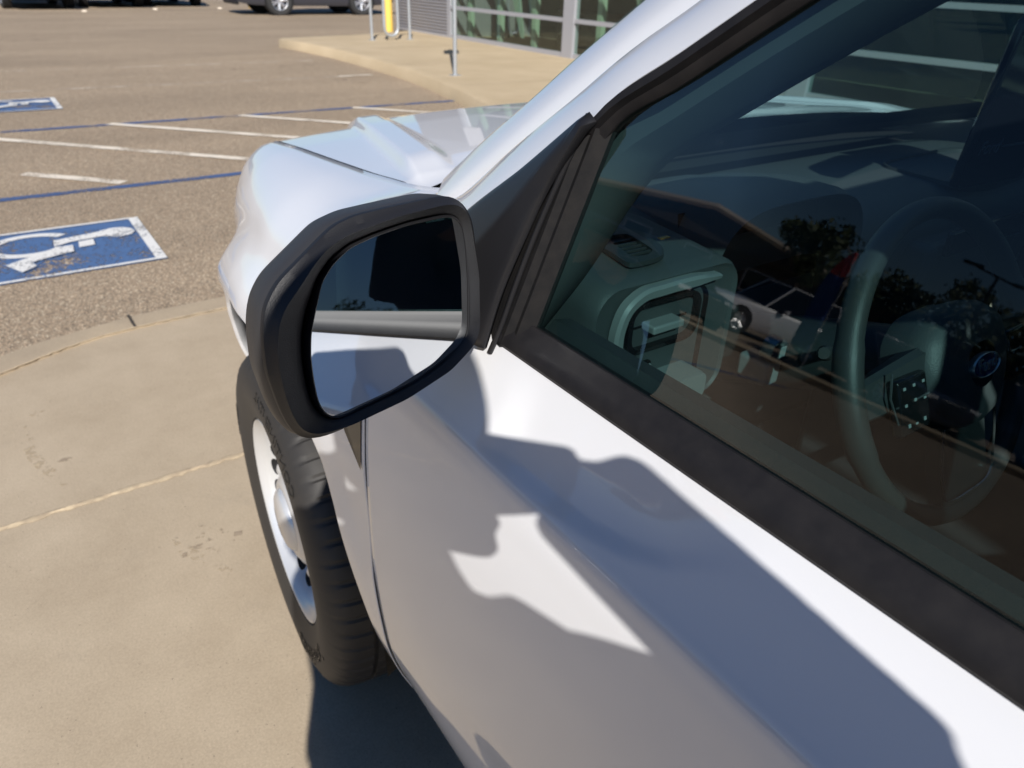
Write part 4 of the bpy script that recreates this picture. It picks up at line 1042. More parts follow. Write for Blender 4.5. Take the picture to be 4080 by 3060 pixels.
for x, z in ((-.664,1.060),(-.660,1.046),(-.650,1.041)):
    MB().lathe([(0,-.0015),(.0018,-.001),(.0024,.0005)], (x,-.768,z), 'Y', 10).build('switch_light', M['chrome'], dash)
tl = MB(); P = rrect(-.718, -.590, 1.008, 1.044, .010, 5); ringloft(tl, [loop_at(P, -.750), loop_at(P, -.790), loop_at(P, -.796, .97)]); k = len(P); tl.F.append(tuple(reversed(range(2*k, 3*k)))); tl.build('lower_trim_lip', M['dashl'], dash, angle=30)
tl = MB(); P = rrect(-.72, -.575, .960, 1.000, .012, 5); ringloft(tl, [loop_at(P, -.700), loop_at(P, -.800), loop_at(P, -.812, .95)]); k = len(P); tl.F.append(tuple(reversed(range(2*k, 3*k)))); tl.build('lower_dash_shelf', M['dash2'], dash, angle=30)
# demister vent on top of the pod
def topP(x, y): return 1.1665+.003*0
dm_o = [(-.684,-.736),(-.676,-.666),(-.655,-.640),(-.633,-.632),(-.608,-.642),(-.594,-.662),(-.612,-.715),(-.626,-.733),(-.650,-.738)]
dm_i = [(-.668,-.722),(-.656,-.664),(-.638,-.655),(-.619,-.660),(-.630,-.718),(-.646,-.7255)]
def lp(P, n): return rl(P+[P[0]], n)[:-1]
def sm(P, k=2):
    for _ in range(k): P = (np.roll(P, 1, 0)+2*P+np.roll(P, -1, 0))/4
    return P
a_ = sm(lp(dm_o, 60), 3); b_ = sm(lp(dm_i, 60), 2)
dv = MB(); zt = lambda P: [1.1685+.10*(p[1]+.65)*.25-.0 for p in P]
def L3(P, dz): return [(p[0], p[1], 1.1788-.06*max(0,-p[1]-.70)+dz) for p in P]
def al(P):  # start alignment
    c_ = P.mean(0); an = np.arctan2(P[:, 1]-c_[1], P[:, 0]-c_[0]); return np.roll(P, -int(np.argmin(np.abs(an))), 0)
a_, b_ = al(a_), al(b_)
ringloft(dv, [L3(a_, -.004), L3(a_, .0015), L3(a_*.93+a_.mean(0)*.07, .0025), L3(b_, .002), L3(b_, -.010)]); dv.build('demister_bezel', M['dash2'], dash, angle=30)
dvb = MB(); dvb.add(L3(b_, -.008), [tuple(range(60))]); dvb.build('demister_well', M['seam'], dash, smooth=False)
for k in range(5):
    t = (k+.8)/5.6; y = lerp(-.720, -.662, t); x0 = lerp(-.667, -.656, t); x1 = lerp(-.632, -.620, t)
    MB().add([(x0,y-.003,1.1785),(x1,y-.003,1.1785),(x1,y-.0005,1.1785),(x0,y-.0005,1.1785)], [(0,1,2,3)]).build('demister_louvre', M['dash2'], dash, smooth=False, solid=.003)
# sun sensor label
MB().box((-.590,-.690,1.1770),(-.574,-.684,1.1782)).build('yellow_label', M['amber'], dash, smooth=False)
# instrument binnacle
bn = MB(); rows = []
for y, k_, dz in ((-.70,.97,-.004),(-.715,1.0,.0),(-.69,1.02,.004),(-.62,1.02,.004),(-.52,1.0,-.012),(-.40,.95,-.05)):
    row = []
    for t in np.linspace(0, 1, 29):
        a = math.pi*(1-t); xx = abs(math.cos(a))**.55*(1 if math.cos(a) > 0 else -1); row.append((-.345+.165*k_*xx, y, 1.055+.145*k_*math.sin(a)**.55+dz))
    rows.append(row)
bn.grid(rows).build('instrument_hood', M['dash'], dash, angle=50)
MB().add([(-.50,-.66,1.05),(-.19,-.66,1.05),(-.19,-.63,1.18),(-.50,-.63,1.18)], [(0,1,2,3)]).build('instrument_screen', M['screen'], dash, smooth=False)
MB().box((-.515,-.66,.93),(-.18,-.60,1.06)).build('instrument_panel_lower', M['dash2'], dash, bevel=.01)
# tray on the dash top and centre display
ty_ = MB(); P = [(.270,-.625),(.284,-.470),(.33,-.445),(.60,-.440),(.64,-.470),(.63,-.600),(.60,-.628),(.40,-.638)]
a_ = sm(lp(P, 60), 3); c0 = a_.mean(0)
ringloft(ty_, [[(p[0], p[1], 1.118) for p in a_*1.05-c0*.05], [(p[0], p[1], 1.128) for p in a_*1.04-c0*.04], [(p[0], p[1], 1.127) for p in a_], [(p[0], p[1], 1.095) for p in a_*.98+c0*.02]]); ty_.build('tray_rim', M['dash2'], dash, angle=30)
MB().add([(p[0], p[1], 1.124) for p in a_*.995+c0*.005], [tuple(range(60))]).build('tray_floor', M['seam'], dash, smooth=False)
scr = bpy.data.objects.new('touchscreen', None); COL.objects.link(scr); scr.parent = T; scr.location = (.298,-.675,1.268); scr.rotation_euler = (R(5), 0, R(-3))
P = rrect(-.112, .112, -.135, .150, .012, 5)
sb = MB(); ringloft(sb, [loop_at(P, .012, .97, (0,0)), loop_at(P, .008, 1, (0,0)), loop_at(P, -.004, 1, (0,0)), loop_at(P, -.007, .985, (0,0))]); k = len(P); sb.F += [tuple(reversed(range(3*k, 4*k))), tuple(range(k))]; sb.build('screen_body', M['screen'], scr, angle=30)
def flat_text(txt, size, loc, rot, material, parent, name='lettering', depth=.0003, shear=0):
    me = text_mesh(txt, size, depth, shear); me.materials.clear(); o = link(name, me, material, parent, smooth=False); o.location = loc; o.rotation_euler = rot; return o
M['dimw'] = mat('dim_print', (.10, .12, .16), .5)
flat_text('Ford', .034, (-.060,-.0080,-.062), (R(90),0,0), M['dimw'], scr, 'screen_lettering', shear=.3)
MB().box((-.015,-.0082,-.064),(.070,-.0075,-.0615)).build('screen_print_line', M['dimw'], scr, smooth=False)
# centre stack and console
MB().box((.10,-.70,.72),(.44,-.60,1.05)).build('centre_stack', M['dash2'], T, bevel=.015)
MB().box((.13,-.712,1.03),(.41,-.70,1.075)).build('centre_trim', M['gloss'], T, bevel=.004)
MB().box((-.12,-1.75,.55),(.14,-.66,.86)).build('centre_console', M['dash2'], T, bevel=.02)
gs = MB().tube([(.03,-.86,.84),(.03,-.87,.93),(.03,-.875,.97)], [.018,.016,.024], 14); gs.build('gear_lever', M['leather'], T)
# steering wheel
sw_ = bpy.data.objects.new('steering_wheel', None); COL.objects.link(sw_); sw_.parent = T
SC = Vector((-.381,-.962,1.074)); sw_.location = SC; sw_.rotation_euler = (R(-24),0,0)
# local: wheel lies in x-z plane, driver side is -y
rr_ = MB(); rows = []
for k in range(96):
    a = 2*math.pi*k/96; Rr = .182; tk = .0128+.0015*(abs(math.sin(a*1)) < .35)
    row = []
    for q in range(18):
        b2 = 2*math.pi*q/18; rad = Rr+tk*math.cos(b2); row.append((rad*math.cos(a)*1.02, tk*1.12*math.sin(b2), rad*math.sin(a)*.98))
    rows.append(row)
rr_.grid(rows, close_u=True, close_v=True); rr_.build('wheel_rim', M['leather'], sw_)
P = np.array([(0,.070),(.045,.066),(.078,.045),(.088,.010),(.078,-.030),(.050,-.066),(0,-.078),(-.050,-.066),(-.078,-.030),(-.088,.010),(-.078,.045),(-.045,.066)])
a_ = sm(lp([tuple(p) for p in P], 72), 3); ab = MB()
ringloft(ab, [[(p[0]*k_, y, p[1]*k_) for p in a_] for y, k_ in ((.03,.9),(-.005,1.0),(-.022,.99),(-.034,.90),(-.040,.70),(-.043,.35))]); ab.F.append(tuple(range(5*72, 6*72))); ab.build('airbag_cover', M['dash'], sw_, angle=50)
for s in (-1, 1):
    spk = MB(); rows = []
    for t in np.linspace(0, 1, 8):
        x = s*lerp(.07, .180, t); h1 = lerp(.030, .022, t); z0 = lerp(.008, .0, t)
        rows.append([(x, y, z0+z) for y, z in ((-.018+.012*t, h1),(-.026+.014*t, h1*.8),(-.026+.014*t, -h1*.8),(-.018+.012*t, -h1),(.006, -h1*.8),(.006, h1*.8))])
    spk.grid(rows, close_u=True).build('spoke', M['dash2'], sw_, angle=40)
    sp2 = MB().box((min(s*.090,s*.146), -.030, -.046),(max(s*.090,s*.146), -.016, .016)); so_ = sp2.build('switch_panel', M['gloss'], sw_, bevel=.004)
    bt = [(.100,.018),(.118,.018),(.136,.018),(.100,.0),(.118,.002),(.136,.0),(.104,-.022),(.120,-.024),(.134,-.022)]
    for (bx, bz) in bt:
        MB().box((s*bx-.0022,-.0312,bz-.012-.0010*(1+(int(bx*1000)%3))),(s*bx+.0022,-.0300,bz-.012+.0014)).build('switch_icon', M['iconw'], so_, smooth=False, bevel=.0006)
    MB().tube([(s*.092,-.031,-.010),(s*.148,-.027,-.012)], .0012, 8).build('switch_divider', M['silverp'], so_)
    MB().tube([(s*.150,-.028,.026),(s*.155,-.026,.0),(s*.148,-.027,-.030)], .0012, 8).build('switch_edge', M['silverp'], so_)
# lower spoke with satin trim line
spk = MB(); rows = []
for t in np.linspace(0, 1, 8):
    z = -lerp(.06, .178, t); h1 = lerp(.045, .055, t); rows.append([(x, y, z) for x, y in ((-h1,-.018+.010*t),(h1,-.018+.010*t),(h1,.006),(-h1,.006))])
spk.grid(rows, close_u=True).build('spoke', M['dash2'], sw_, angle=40)
MB().tube(rs([(.058,-.024,-.062),(.060,-.018,-.110),(.052,-.014,-.150),(.0,-.014,-.158),(-.052,-.014,-.150),(-.060,-.018,-.110),(-.058,-.024,-.062)], 50), .0016, 8).build('spoke_trim', M['silverp'], sw_)
# oval emblem
em = MB(); rows = []
for y, k_ in ((-.040,1.0),(-.0465,1.0),(-.048,.94),(-.0465,.90)):
    rows.append([(.031*k_*math.cos(a), y, .0135*k_*math.sin(a)-.002) for a in np.linspace(0, 2*math.pi, 49)[:-1]])
ringloft(em, rows); eo_ = em.build('emblem_ring', M['chrome'], sw_, angle=30)
mk('emblem_field', [(.028*math.cos(a), -.0466, .0121*math.sin(a)-.002) for a in np.linspace(0, 2*math.pi, 49)[:-1]], [tuple(reversed(range(48)))], M['logob'], eo_, smooth=False)
flat_text('Ford', .021, (0,-.0472,-.002), (R(90),0,0), M['chrome'], eo_, 'emblem_lettering', depth=.0006, shear=.35)
# column, stalks, ignition
col = MB().tube([(-.384,-.93,1.06),(-.384,-.80,1.015),(-.384,-.66,.965)], [.048,.055,.06], 20, flat=.9); co = col.build('steering_column', M['dash2'], T, angle=50)
for s, e in ((-1, (-.505,-.885,1.085)), (1, (-.262,-.885,1.085))):
    st_ = MB().tube(rs([(-.384+s*.04,-.86,1.055),(-.384+s*.085,-.872,1.070),e], 10), [.006,.0062,.0066,.007,.0078,.0085,.009,.0095,.0095,.007], 12); st_.build('stalk', M['leather'], co)
ig = MB().lathe([(0,-.012),(.012,-.012),(.017,-.008),(.018,.01)], (-.455,-.79,1.035), 'Y', 24); ig.build('ignition_barrel', M['silverp'], co)
MB().box((-.4605,-.8035,1.028),(-.4495,-.8015,1.044)).build('ignition_button', M['iconw'], co, smooth=False, bevel=.001)
kp = MB().box((-.475,-.80,.985),(-.445,-.75,1.02)); kp.build('knee_trim', M['dashl'], co, bevel=.006)
# inner door panels
def inner(s, par, y0, y1, nm):
    prof = [(.850,1.158),(.846,1.170),(.835,1.1735),(.822,1.172),(.812,1.163),(.806,1.14),(.800,1.06),(.80,.99),(.775,.975),(.735,.970),(.722,.955),(.735,.92),(.79,.86),(.80,.60),(.80,.45)]
    P = rs(prof, 40); rows = [[(s*x, y, z) for x, z in P] for y in np.linspace(y0, y1, 24)]
    if s > 0: rows = rows[::-1]
    return MB().grid(rows).build(nm, M['dash2'], par, angle=45)
ipL = inner(-1, doorL, -.800, -1.655, 'door_trim'); inner(1, doorR, -.800, -1.655, 'door_trim'); inner(-1, rdL, -1.68, -2.5, 'door_trim'); inner(1, rdR, -1.68, -2.5, 'door_trim')
kb = MB().lathe([(.0,.014),(.006,.014),(.0075,.010),(.012,.008),(.0165,.009),(.0175,.004),(.021,.003),(.0225,0)], (-.752,-1.185,.9735), 'Z', 32); kb.build('mirror_control_knob', M['silverp'], ipL, angle=30)
hl = MB().tube(rs([(-.802,-.86,1.135),(-.79,-.865,1.09),(-.80,-.86,1.04)], 12), .004, 8); hl.build('door_trim_chrome', M['dashl'], ipL)
# seats
def seat(x, y, wd=.52, dpt=.52, name='front_seat'):
    root = bpy.data.objects.new(name, None); COL.objects.link(root); root.parent = T; root.location = (x, y, 0)
    def cush(nm, sec, par=root):
        rows = []
        for (cy_, cz_, hw, hh, tilt) in sec:
            row = []
            for k in range(28):
                a = 2*math.pi*k/28; ca, sa = math.cos(a), math.sin(a); px = hw*abs(ca)**.5*(1 if ca > 0 else -1); pz = hh*abs(sa)**.6*(1 if sa > 0 else -1)
                row.append((px, cy_-pz*math.sin(tilt), cz_+pz*math.cos(tilt)))
            rows.append(row)
        b = MB().grid(rows, close_u=True); b.F += [tuple(range(28)), tuple(reversed([28*(len(sec)-1)+k for k in range(28)]))]; return b.build(nm, M['cloth'], par, angle=60)
    cush('seat_cushion', [(.27,.66,wd*.40,.03,0),(.25,.67,wd*.47,.06,0),(.10,.665,wd*.5,.075,0),(-.10,.65,wd*.5,.075,0),(-.22,.65,wd*.46,.06,0)])
    cush('backrest', [(-.20,.70,wd*.42,.05,R(90)),(-.23,.80,wd*.49,.07,R(90)),(-.27,.95,wd*.50,.075,R(90)),(-.32,1.12,wd*.48,.065,R(90)),(-.355,1.25,wd*.40,.05,R(90)),(-.362,1.28,wd*.30,.03,R(90))])
    hr = cush('headrest', [(-.350,1.33,.09,.035,R(90)),(-.350,1.36,.125,.05,R(90)),(-.355,1.42,.135,.055,R(90)),(-.362,1.48,.12,.048,R(90)),(-.366,1.50,.08,.03,R(90))])
    for q in (-.05, .05): MB().tube([(q,-.352,1.25),(q,-.350,1.35)], .006, 8).build('headrest_post', M['silverp'], hr)
    return root
seat(-.385, -1.42); seat(.385, -1.42)
rb = MB().box((-.68,-2.50,.52),(.68,-2.02,.72)); rb.build('rear_seat', M['cloth'], T, bevel=.05)
MB().box((-.68,-2.66,.70),(.68,-2.52,1.25)).build('rear_backrest', M['cloth'], T, bevel=.05)
for x in (-.4, 0, .4): MB().box((x-.13,-2.66,1.26),(x+.13,-2.56,1.42)).build('headrest', M['cloth'], T, bevel=.04)
MB().box((-.80,-2.66,.46),(.80,-.50,.52)).build('cabin_floor', M['interior'], T, smooth=False)
MB().grid([[(.66*x, y, z-.02*abs(x)**3) for x in np.linspace(-1, 1, 12)] for y, z in ((-1.46,1.725),(-1.7,1.755),(-2.3,1.755),(-2.68,1.69))]).build('headliner', M['headliner'], T)
# inner pillar trims
def ptrim(s):
    a = rs([(-.70,1.10),(-.760,1.20),(-.835,1.335),(-.885,1.372),(-.935,1.408),(-1.0,1.452),(-1.10,1.513),(-1.25,1.57),(-1.40,1.605),(-1.50,1.62)], 50)
    rows = [[(s*(gx(z)-o_), y+dy, z+dz) for y, z in a] for o_, dy, dz in ((.026,.030,.018),(.030,-.010,-.004),(.055,-.020,-.012),(.095,-.010,-.012),(.125,.030,.006),(.130,.07,.04))]
    if s > 0: rows = rows[::-1]
    MB().grid(rows).build('pillar_trim', M['headliner2'], T, angle=60)
M['headliner2'] = mat('pillar_trim_grey', (.085, .088, .09), .85)
both(ptrim)
mir = MB(); P = rrect(-.115, .115, -.034, .034, .018, 5); ringloft(mir, [loop_at(P, .02, .8, (0,0)), loop_at(P, .012, 1, (0,0)), loop_at(P, -.008, 1, (0,0)), loop_at(P, -.012, .94, (0,0))]); k = len(P); mir.F += [tuple(reversed(range(3*k, 4*k))), tuple(range(k))]
mo = mir.build('rear_view_mirror', M['bplastic_s'], T, angle=40); mo.location = (-.03,-.885,1.505); mo.rotation_euler = (R(8), 0, R(14))
for s in (-1, 1):
    MB().box((min(s*.68,s*.72),-2.70,1.18),(max(s*.68,s*.72),-2.56,1.62)).build('rear_pillar_trim', M['headliner2'], T, bevel=.01)

# ============================================================ PHOTOGRAPHER (casts the shadow on the door; stands behind the camera)
SA, CA, TE = math.sin(SUN_AZ), math.cos(SUN_AZ), math.tan(SUN_EL)
def pf(a, f, z): return Vector((a*CA+f*SA, -a*SA+f*CA, z))
def pb(a, b, f): return pf(a, f, b-f*TE)
person = empty('person', tuple(pf(-.53,-2.02,0)), 0, 'person in a dark shirt and trousers standing by the driver door holding up a phone', 'person')
PB = Matrix.Translation(-person.location)
def skinfig(name, pts, edges, rad, material, root_i=0, sub=2, parent=person):
    me = bpy.data.meshes.new(name); me.from_pydata([tuple(PB @ Vector(p)) for p in pts], edges, []); me.update()
    o = link(name, me, material, parent, smooth=True, angle=180)
    md = o.modifiers.new('skin', 'SKIN'); md.use_smooth_shade = True; md.branch_smoothing = .5
    for i, r_ in enumerate(rad):
        v = me.skin_vertices[0].data[i]; v.radius = (r_, r_) if not hasattr(r_, '__len__') else r_; v.use_root = (i == root_i)
    ms = o.modifiers.new('sub', 'SUBSURF'); ms.levels = sub; ms.render_levels = sub
    return o
F0 = -2.02
J = dict(lsh=pf(-.715,F0-.02,1.440), lel=pb(-.812,-.005,-1.96), lwr=pb(-.655,.125,-1.82), rsh=pf(-.350,F0-.02,1.440), rel=pb(-.222,.030,-1.96), rwr=pb(-.352,.222,-1.82),
         lhip=pf(-.640,F0,.88), lkn=pf(-.670,F0+.03,.50), lan=pf(-.685,F0-.02,.09), lto=pf(-.70,F0+.13,.045), rhip=pf(-.435,F0,.88), rkn=pf(-.400,F0+.02,.50), ran=pf(-.380,F0-.04,.09), rto=pf(-.36,F0+.11,.045))
def ell_loft(b, secs, n=28):
    """secs: (z, centre a, centre f, half width, half depth)"""
    rows = [[pf(a+hw*math.cos(t), f+hd*math.sin(t), z) for t in np.linspace(0, 2*math.pi, n+1)[:-1]] for z, a, f, hw, hd in secs]
    k0 = len(b.V); b.grid(rows, close_u=True); b.F.append(tuple(k0+k for k in reversed(range(n)))); b.F.append(tuple(k0+(len(rows)-1)*n+k for k in range(n))); return b
def limb(b, pts, rad): 
    P = rs([tuple(p) for p in pts], 14); rr_ = np.interp(np.linspace(0, 1, 14), np.linspace(0, 1, len(rad)), rad); return b.tube(P, list(rr_), 16)
def union(b, name, material, vox=.011, it=4):
    b.xf(PB); o = b.build(name, material, person, angle=180)
    md = o.modifiers.new('remesh', 'REMESH'); md.mode = 'VOXEL'; md.voxel_size = vox; md.use_smooth_shade = True
    md = o.modifiers.new('smooth', 'SMOOTH'); md.factor = .5; md.iterations = it; return o
b = MB(); ell_loft(b, [(.84,-.535,F0,.15,.10),(.95,-.535,F0,.155,.105),(1.10,-.54,F0,.15,.10),(1.28,-.54,F0-.01,.17,.11),(1.40,-.535,F0-.02,.17,.095),(1.46,-.53,F0-.02,.11,.075),(1.50,-.52,F0-.01,.062,.06),(1.60,-.508,F0+.03,.055,.058)])
limb(b, [J['lsh'],J['lel']], [.055,.040]); limb(b, [J['lel'],J['lwr']], [.040,.028]); limb(b, [J['rsh'],J['rel']], [.055,.038]); limb(b, [J['rel'],J['rwr']], [.038,.028])
for q in 'lr': limb(b, [J[q+'hip'],J[q+'kn'],J[q+'an']], [.085,.055,.038]); limb(b, [J[q+'an'],J[q+'to']], [.036,.030])
union(b, 'body', M['skin'])
b = MB(); ell_loft(b, [(.90,-.545,F0,.215,.135),(1.02,-.545,F0,.222,.138),(1.15,-.565,F0,.255,.135),(1.30,-.565,F0-.01,.260,.135),(1.39,-.55,F0-.02,.222,.122),(1.445,-.535,F0-.02,.170,.100),(1.485,-.53,F0-.02,.115,.085),(1.525,-.522,F0-.01,.082,.074),(1.548,-.518,F0,.070,.068)])  # torso widened to block bright sky in the mirror reflection
limb(b, [pf(-.645,F0-.02,1.47), J['lsh'], J['lel']], [.058,.068,.052]); limb(b, [J['lel'], J['lel'].lerp(J['lwr'], .80)], [.052,.042])
limb(b, [pf(-.42,F0-.02,1.46), J['rsh']-Vector((0,0,.012)), J['rel']-Vector((0,0,.006))], [.060,.056,.043]); limb(b, [J['rel'], pb(-.238,-.13,-2.0)], [.046,.060]); limb(b, [J['rel'], J['rel'].lerp(J['rwr'], .95)], [.044,.048])
limb(b, [J['rel']+Vector((0,0,-.01)), pf(-.34,F0+.01,1.20)], [.046,.06]); limb(b, [pf(-.60,F0-.02,1.49), J['lwr'].lerp(pf(-.66,-1.95,1.42), .5)], [.05,.045])  # extra sleeve volumes added to fill out the cast shadow
union(b, 'shirt', M['navy'])
b = MB(); ell_loft(b, [(.80,-.535,F0,.16,.115),(.88,-.535,F0,.185,.120),(.98,-.537,F0,.180,.115)])
for q in 'lr': limb(b, [J[q+'hip'],J[q+'kn'],J[q+'an']], [.105,.075,.062])
union(b, 'trousers', M['khaki'])
for q in 'lr':
    a, t_ = J[q+'an'], J[q+'to']; b = MB(); limb(b, [a-Vector((0,0,.045))-(t_-a).normalized()*.03, a-Vector((0,0,.04)), t_+Vector((0,0,-.002)), t_+(t_-a)*.35-Vector((0,0,.01))], [.040,.050,.046,.030]); union(b, 'shoe', M['bplastic'], .008, 3)
# head with face, ears and hair
HC = pf(-.503, F0+.06, 1.665)
fw_ = Vector((SA, CA, -.12)).normalized(); rt_ = fw_.cross(Vector((0,0,1))).normalized(); up_ = rt_.cross(fw_)
hm = MB(); rows = []
for i in range(25):
    th = math.pi*i/24; row = []
    for k in range(32):
        ph = 2*math.pi*k/32; x = math.sin(th)*math.cos(ph); y = math.sin(th)*math.sin(ph); z = math.cos(th)
        rx, ry, rz = .076, .095, .118
        jaw = 1-.28*sstep(-z, .2, 1.0); px = x*rx*jaw; py = y*ry*(1-.18*sstep(-z, .3, 1)*(y < 0)); pz = z*rz
        if y > 0:   # face
            py += .022*math.exp(-((x/.16)**2+((z+.08)/.16)**2)); py += .008*math.exp(-((x/.28)**2+((z+.50)/.07)**2)); py += .007*math.exp(-((x/.7)**2+((z-.22)/.08)**2))
            for s in (-1, 1): py -= .010*math.exp(-(((x-s*.42)/.16)**2+((z-.06)/.09)**2))
            py += .008*math.exp(-((x/.3)**2+((z+.82)/.12)**2))
        row.append(PB @ (HC+rt_*px+fw_*py+up_*pz))
    rows.append(row)
hm.grid(rows, close_u=True); head = hm.build('head', M['skin'], person, angle=180)
def blob(name, c_, r3, material, par, n=14):
    b = MB(); b.grid([[PB @ (c_+rt_*(r3[0]*math.sin(t)*math.cos(p))+fw_*(r3[1]*math.sin(t)*math.sin(p))+up_*(r3[2]*math.cos(t))) for p in np.linspace(0, 2*math.pi, n)[:-1]] for t in np.linspace(.01, math.pi-.01, n)], close_u=True); return b.build(name, material, par, angle=180)
for s in (-1, 1):
    blob('ear', HC+rt_*(s*.078)+up_*.0-fw_*.005, (.010,.018,.030), M['skin'], head)
    ey = blob('eye', HC+rt_*(s*.032)+up_*.008+fw_*.078, (.012,.010,.009), M['iconw'], head); blob('iris', HC+rt_*(s*.032)+up_*.008+fw_*.0862, (.0055,.003,.0055), M['seam'], ey)
M['lip'] = mat('lips', (.42,.17,.14), .5)
blob('mouth', HC-up_*.058+fw_*.083, (.024,.008,.006), M['lip'], head)
hr = MB(); rows = []
for i in range(17):
    th = math.pi*.62*i/16; row = []
    for k in range(32):
        ph = 2*math.pi*k/32; y = math.sin(ph)
        t2 = th*(1-.32*max(0, y)**1.2); x_ = math.sin(t2)*math.cos(ph); y_ = math.sin(t2)*math.sin(ph); z_ = math.cos(t2)
        row.append(PB @ (HC+rt_*(x_*.086)+fw_*(y_*.106-.006)+up_*(z_*.128)))
    rows.append(row)
hr.grid(rows, close_u=True).build('hair', M['hair'], head, angle=180, solid=.008)
# hands with five fingers, closed on the ends of the phone
PHC = pf(-.487, -1.722, 1.452)
def hand(wr, grip, inw, pal=None):
    """wr wrist, grip point on the phone's end edge, inw unit vector from that end toward the phone's middle"""
    pal = pal or wr.lerp(grip-cF*.030-inw*.012, .72); P_ = [wr, pal]; Ed = [(0,1)]; Rd = [.027,.043]
    for k, L_ in enumerate((.062,.070)):
        k0 = pal-inw*.012+cU*(.026-.0175*k)+cF*.010; i0 = len(P_)
        P_ += [k0, k0+cF*.022+inw*.008, k0+cF*.030+inw*(L_*.40), k0+cF*.026+inw*(L_*.66)] if False else [k0, k0-inw*.004+cF*.008, k0+cF*.012+inw*(L_*.26), k0+cF*.010+inw*(L_*.48)]
        Ed += [(1, i0), (i0, i0+1), (i0+1, i0+2), (i0+2, i0+3)]; Rd += [.0115,.0095,.0088,.0075]
    for dv_, r2_ in ((.052,.0145),(.074,.0135)):
        i0 = len(P_); P_ += [pal-cU*dv_*.6, grip-cF*.010-cU*(dv_+.002), grip-cF*.010+inw*.030-cU*(dv_+.004), grip-cF*.010+inw*.052-cU*dv_]; Ed += [(1, i0), (i0, i0+1), (i0+1, i0+2), (i0+2, i0+3)]; Rd += [.014, r2_, r2_, .009]
    i0 = len(P_); t0 = pal+cU*.020-cF*.006; P_ += [t0, t0+inw*.020+cU*.012-cF*.004, t0+inw*.045+cU*.010-cF*.002]; Ed += [(1, i0), (i0, i0+1), (i0+1, i0+2)]; Rd += [.0125,.0105,.0088]
    b = MB()
    for (p_, q_) in Ed: b.tube([P_[p_], P_[p_].lerp(P_[q_], .5), P_[q_]], [Rd[p_] if p_ > 1 or q_ < 2 else .016, (Rd[p_]+Rd[q_])/2 if p_ > 1 or q_ < 2 else .015, Rd[q_]], 10)
    b.tube([pal-cU*.050, pal-cU*.02, pal+cU*.030], [.022,.036,.026], 14)
    for p_, r_ in zip(P_[2:], Rd[2:]): b.tube([p_-cU*r_*.8, p_, p_+cU*r_*.8], [r_*.5, r_, r_*.5], 8)
    return union(b, 'hand', M['skin'], .0045, 3)
# phone, held level, lens at the camera position just ahead of its back
ph = empty('phone', (0,0,0), 0, 'black phone held sideways in front of the standing person', 'phone')
fwd = cF; rgt = cR; upv = cU
C0_ = CAMP-fwd*.014-rgt*.045-upv*.0; ph.location = C0_
def P3(x, y, z): return tuple(rgt*x+upv*y-fwd*z)
b = MB(); Q = rrect(-.083, .083, -.039, .039, .008, 5)
ringloft(b, [[P3(x*.99, z*.985, 0.0) for x, z in Q], [P3(x, z, .0012) for x, z in Q], [P3(x, z, .0075) for x, z in Q], [P3(x*.99, z*.985, .0085) for x, z in Q]]); k = len(Q); b.F += [tuple(range(k)), tuple(reversed(range(3*k, 4*k)))]
b.build('phone_body', M['gloss'], ph, angle=30)
hand(J['rwr'], C0_+cR*.086-cF*.004-cU*.012, -cR, C0_+cR*.068-cU*.020-cF*.034); hand(J['lwr'], C0_-cR*.086-cF*.004-cU*.012, cR)
for x, y in ((.060,.016),(.060,-.016),(.030,.022)):
    l = MB(); l.grid([[P3(x+r_*math.cos(t), y+r_*math.sin(t), z) for t in np.linspace(0, 2*math.pi, 21)[:-1]] for r_, z in ((.0085,.0),(.0085,-.002),(.006,-.0022),(.0005,-.0018))], close_u=True); l.build('phone_lens', M['screen'], ph)
mk('phone_screen', [P3(-.079,-.035,.0088),P3(.079,-.035,.0088),P3(.079,.035,.0088),P3(-.079,.035,.0088)], [(0,3,2,1)], M['screen'], ph, smooth=False)

# ============================================================ WHAT THE GLASS REFLECTS, on the left and behind the truck
def polar(az, dist): return Vector((-1.2+dist*math.sin(R(az)), -1.2+dist*math.cos(R(az)), 0))
# low tan building with a pale fascia and gable roof
lb = empty('low_building', tuple(polar(-50, 46)), R(50), 'low dark brown building with a pale gabled roof edge across the drive', 'building')
b = MB().box((-9,0,0),(6,8,3.2)); b.build('wall', M['stucco'], lb, smooth=False)
b = MB().add([(-10,-1.2,3.1),(7,-1.2,3.1),(7,-1.2,3.6),(-10,-1.2,3.6),(-10,9,3.1),(7,9,3.1),(7,9,3.6),(-10,9,3.6),(-1.5,-1.2,4.8),(-1.5,9,4.8)], [(0,1,2,8,3),(4,7,9,6,5),(3,8,9,7),(8,2,6,9),(0,3,7,4),(1,5,6,2),(0,4,5,1)]); b.build('roof', M['stucco'], lb, smooth=False)
b = MB(); b.tube([(-10.1,-1.3,3.5),(-1.5,-1.3,4.9),(7.1,-1.3,3.5)], .22, 6); b.build('fascia', M['fascia'], lb, smooth=False)
for x in (-6.5,-2.5,1.5): 
    wf = MB().box((x,-.06,1.0),(x+1.8,.0,2.4)).build('window', M['alu'], lb, smooth=False); MB().box((x+.08,-.08,1.08),(x+1.72,-.062,2.32)).build('pane', M['cglass'], wf, smooth=False)
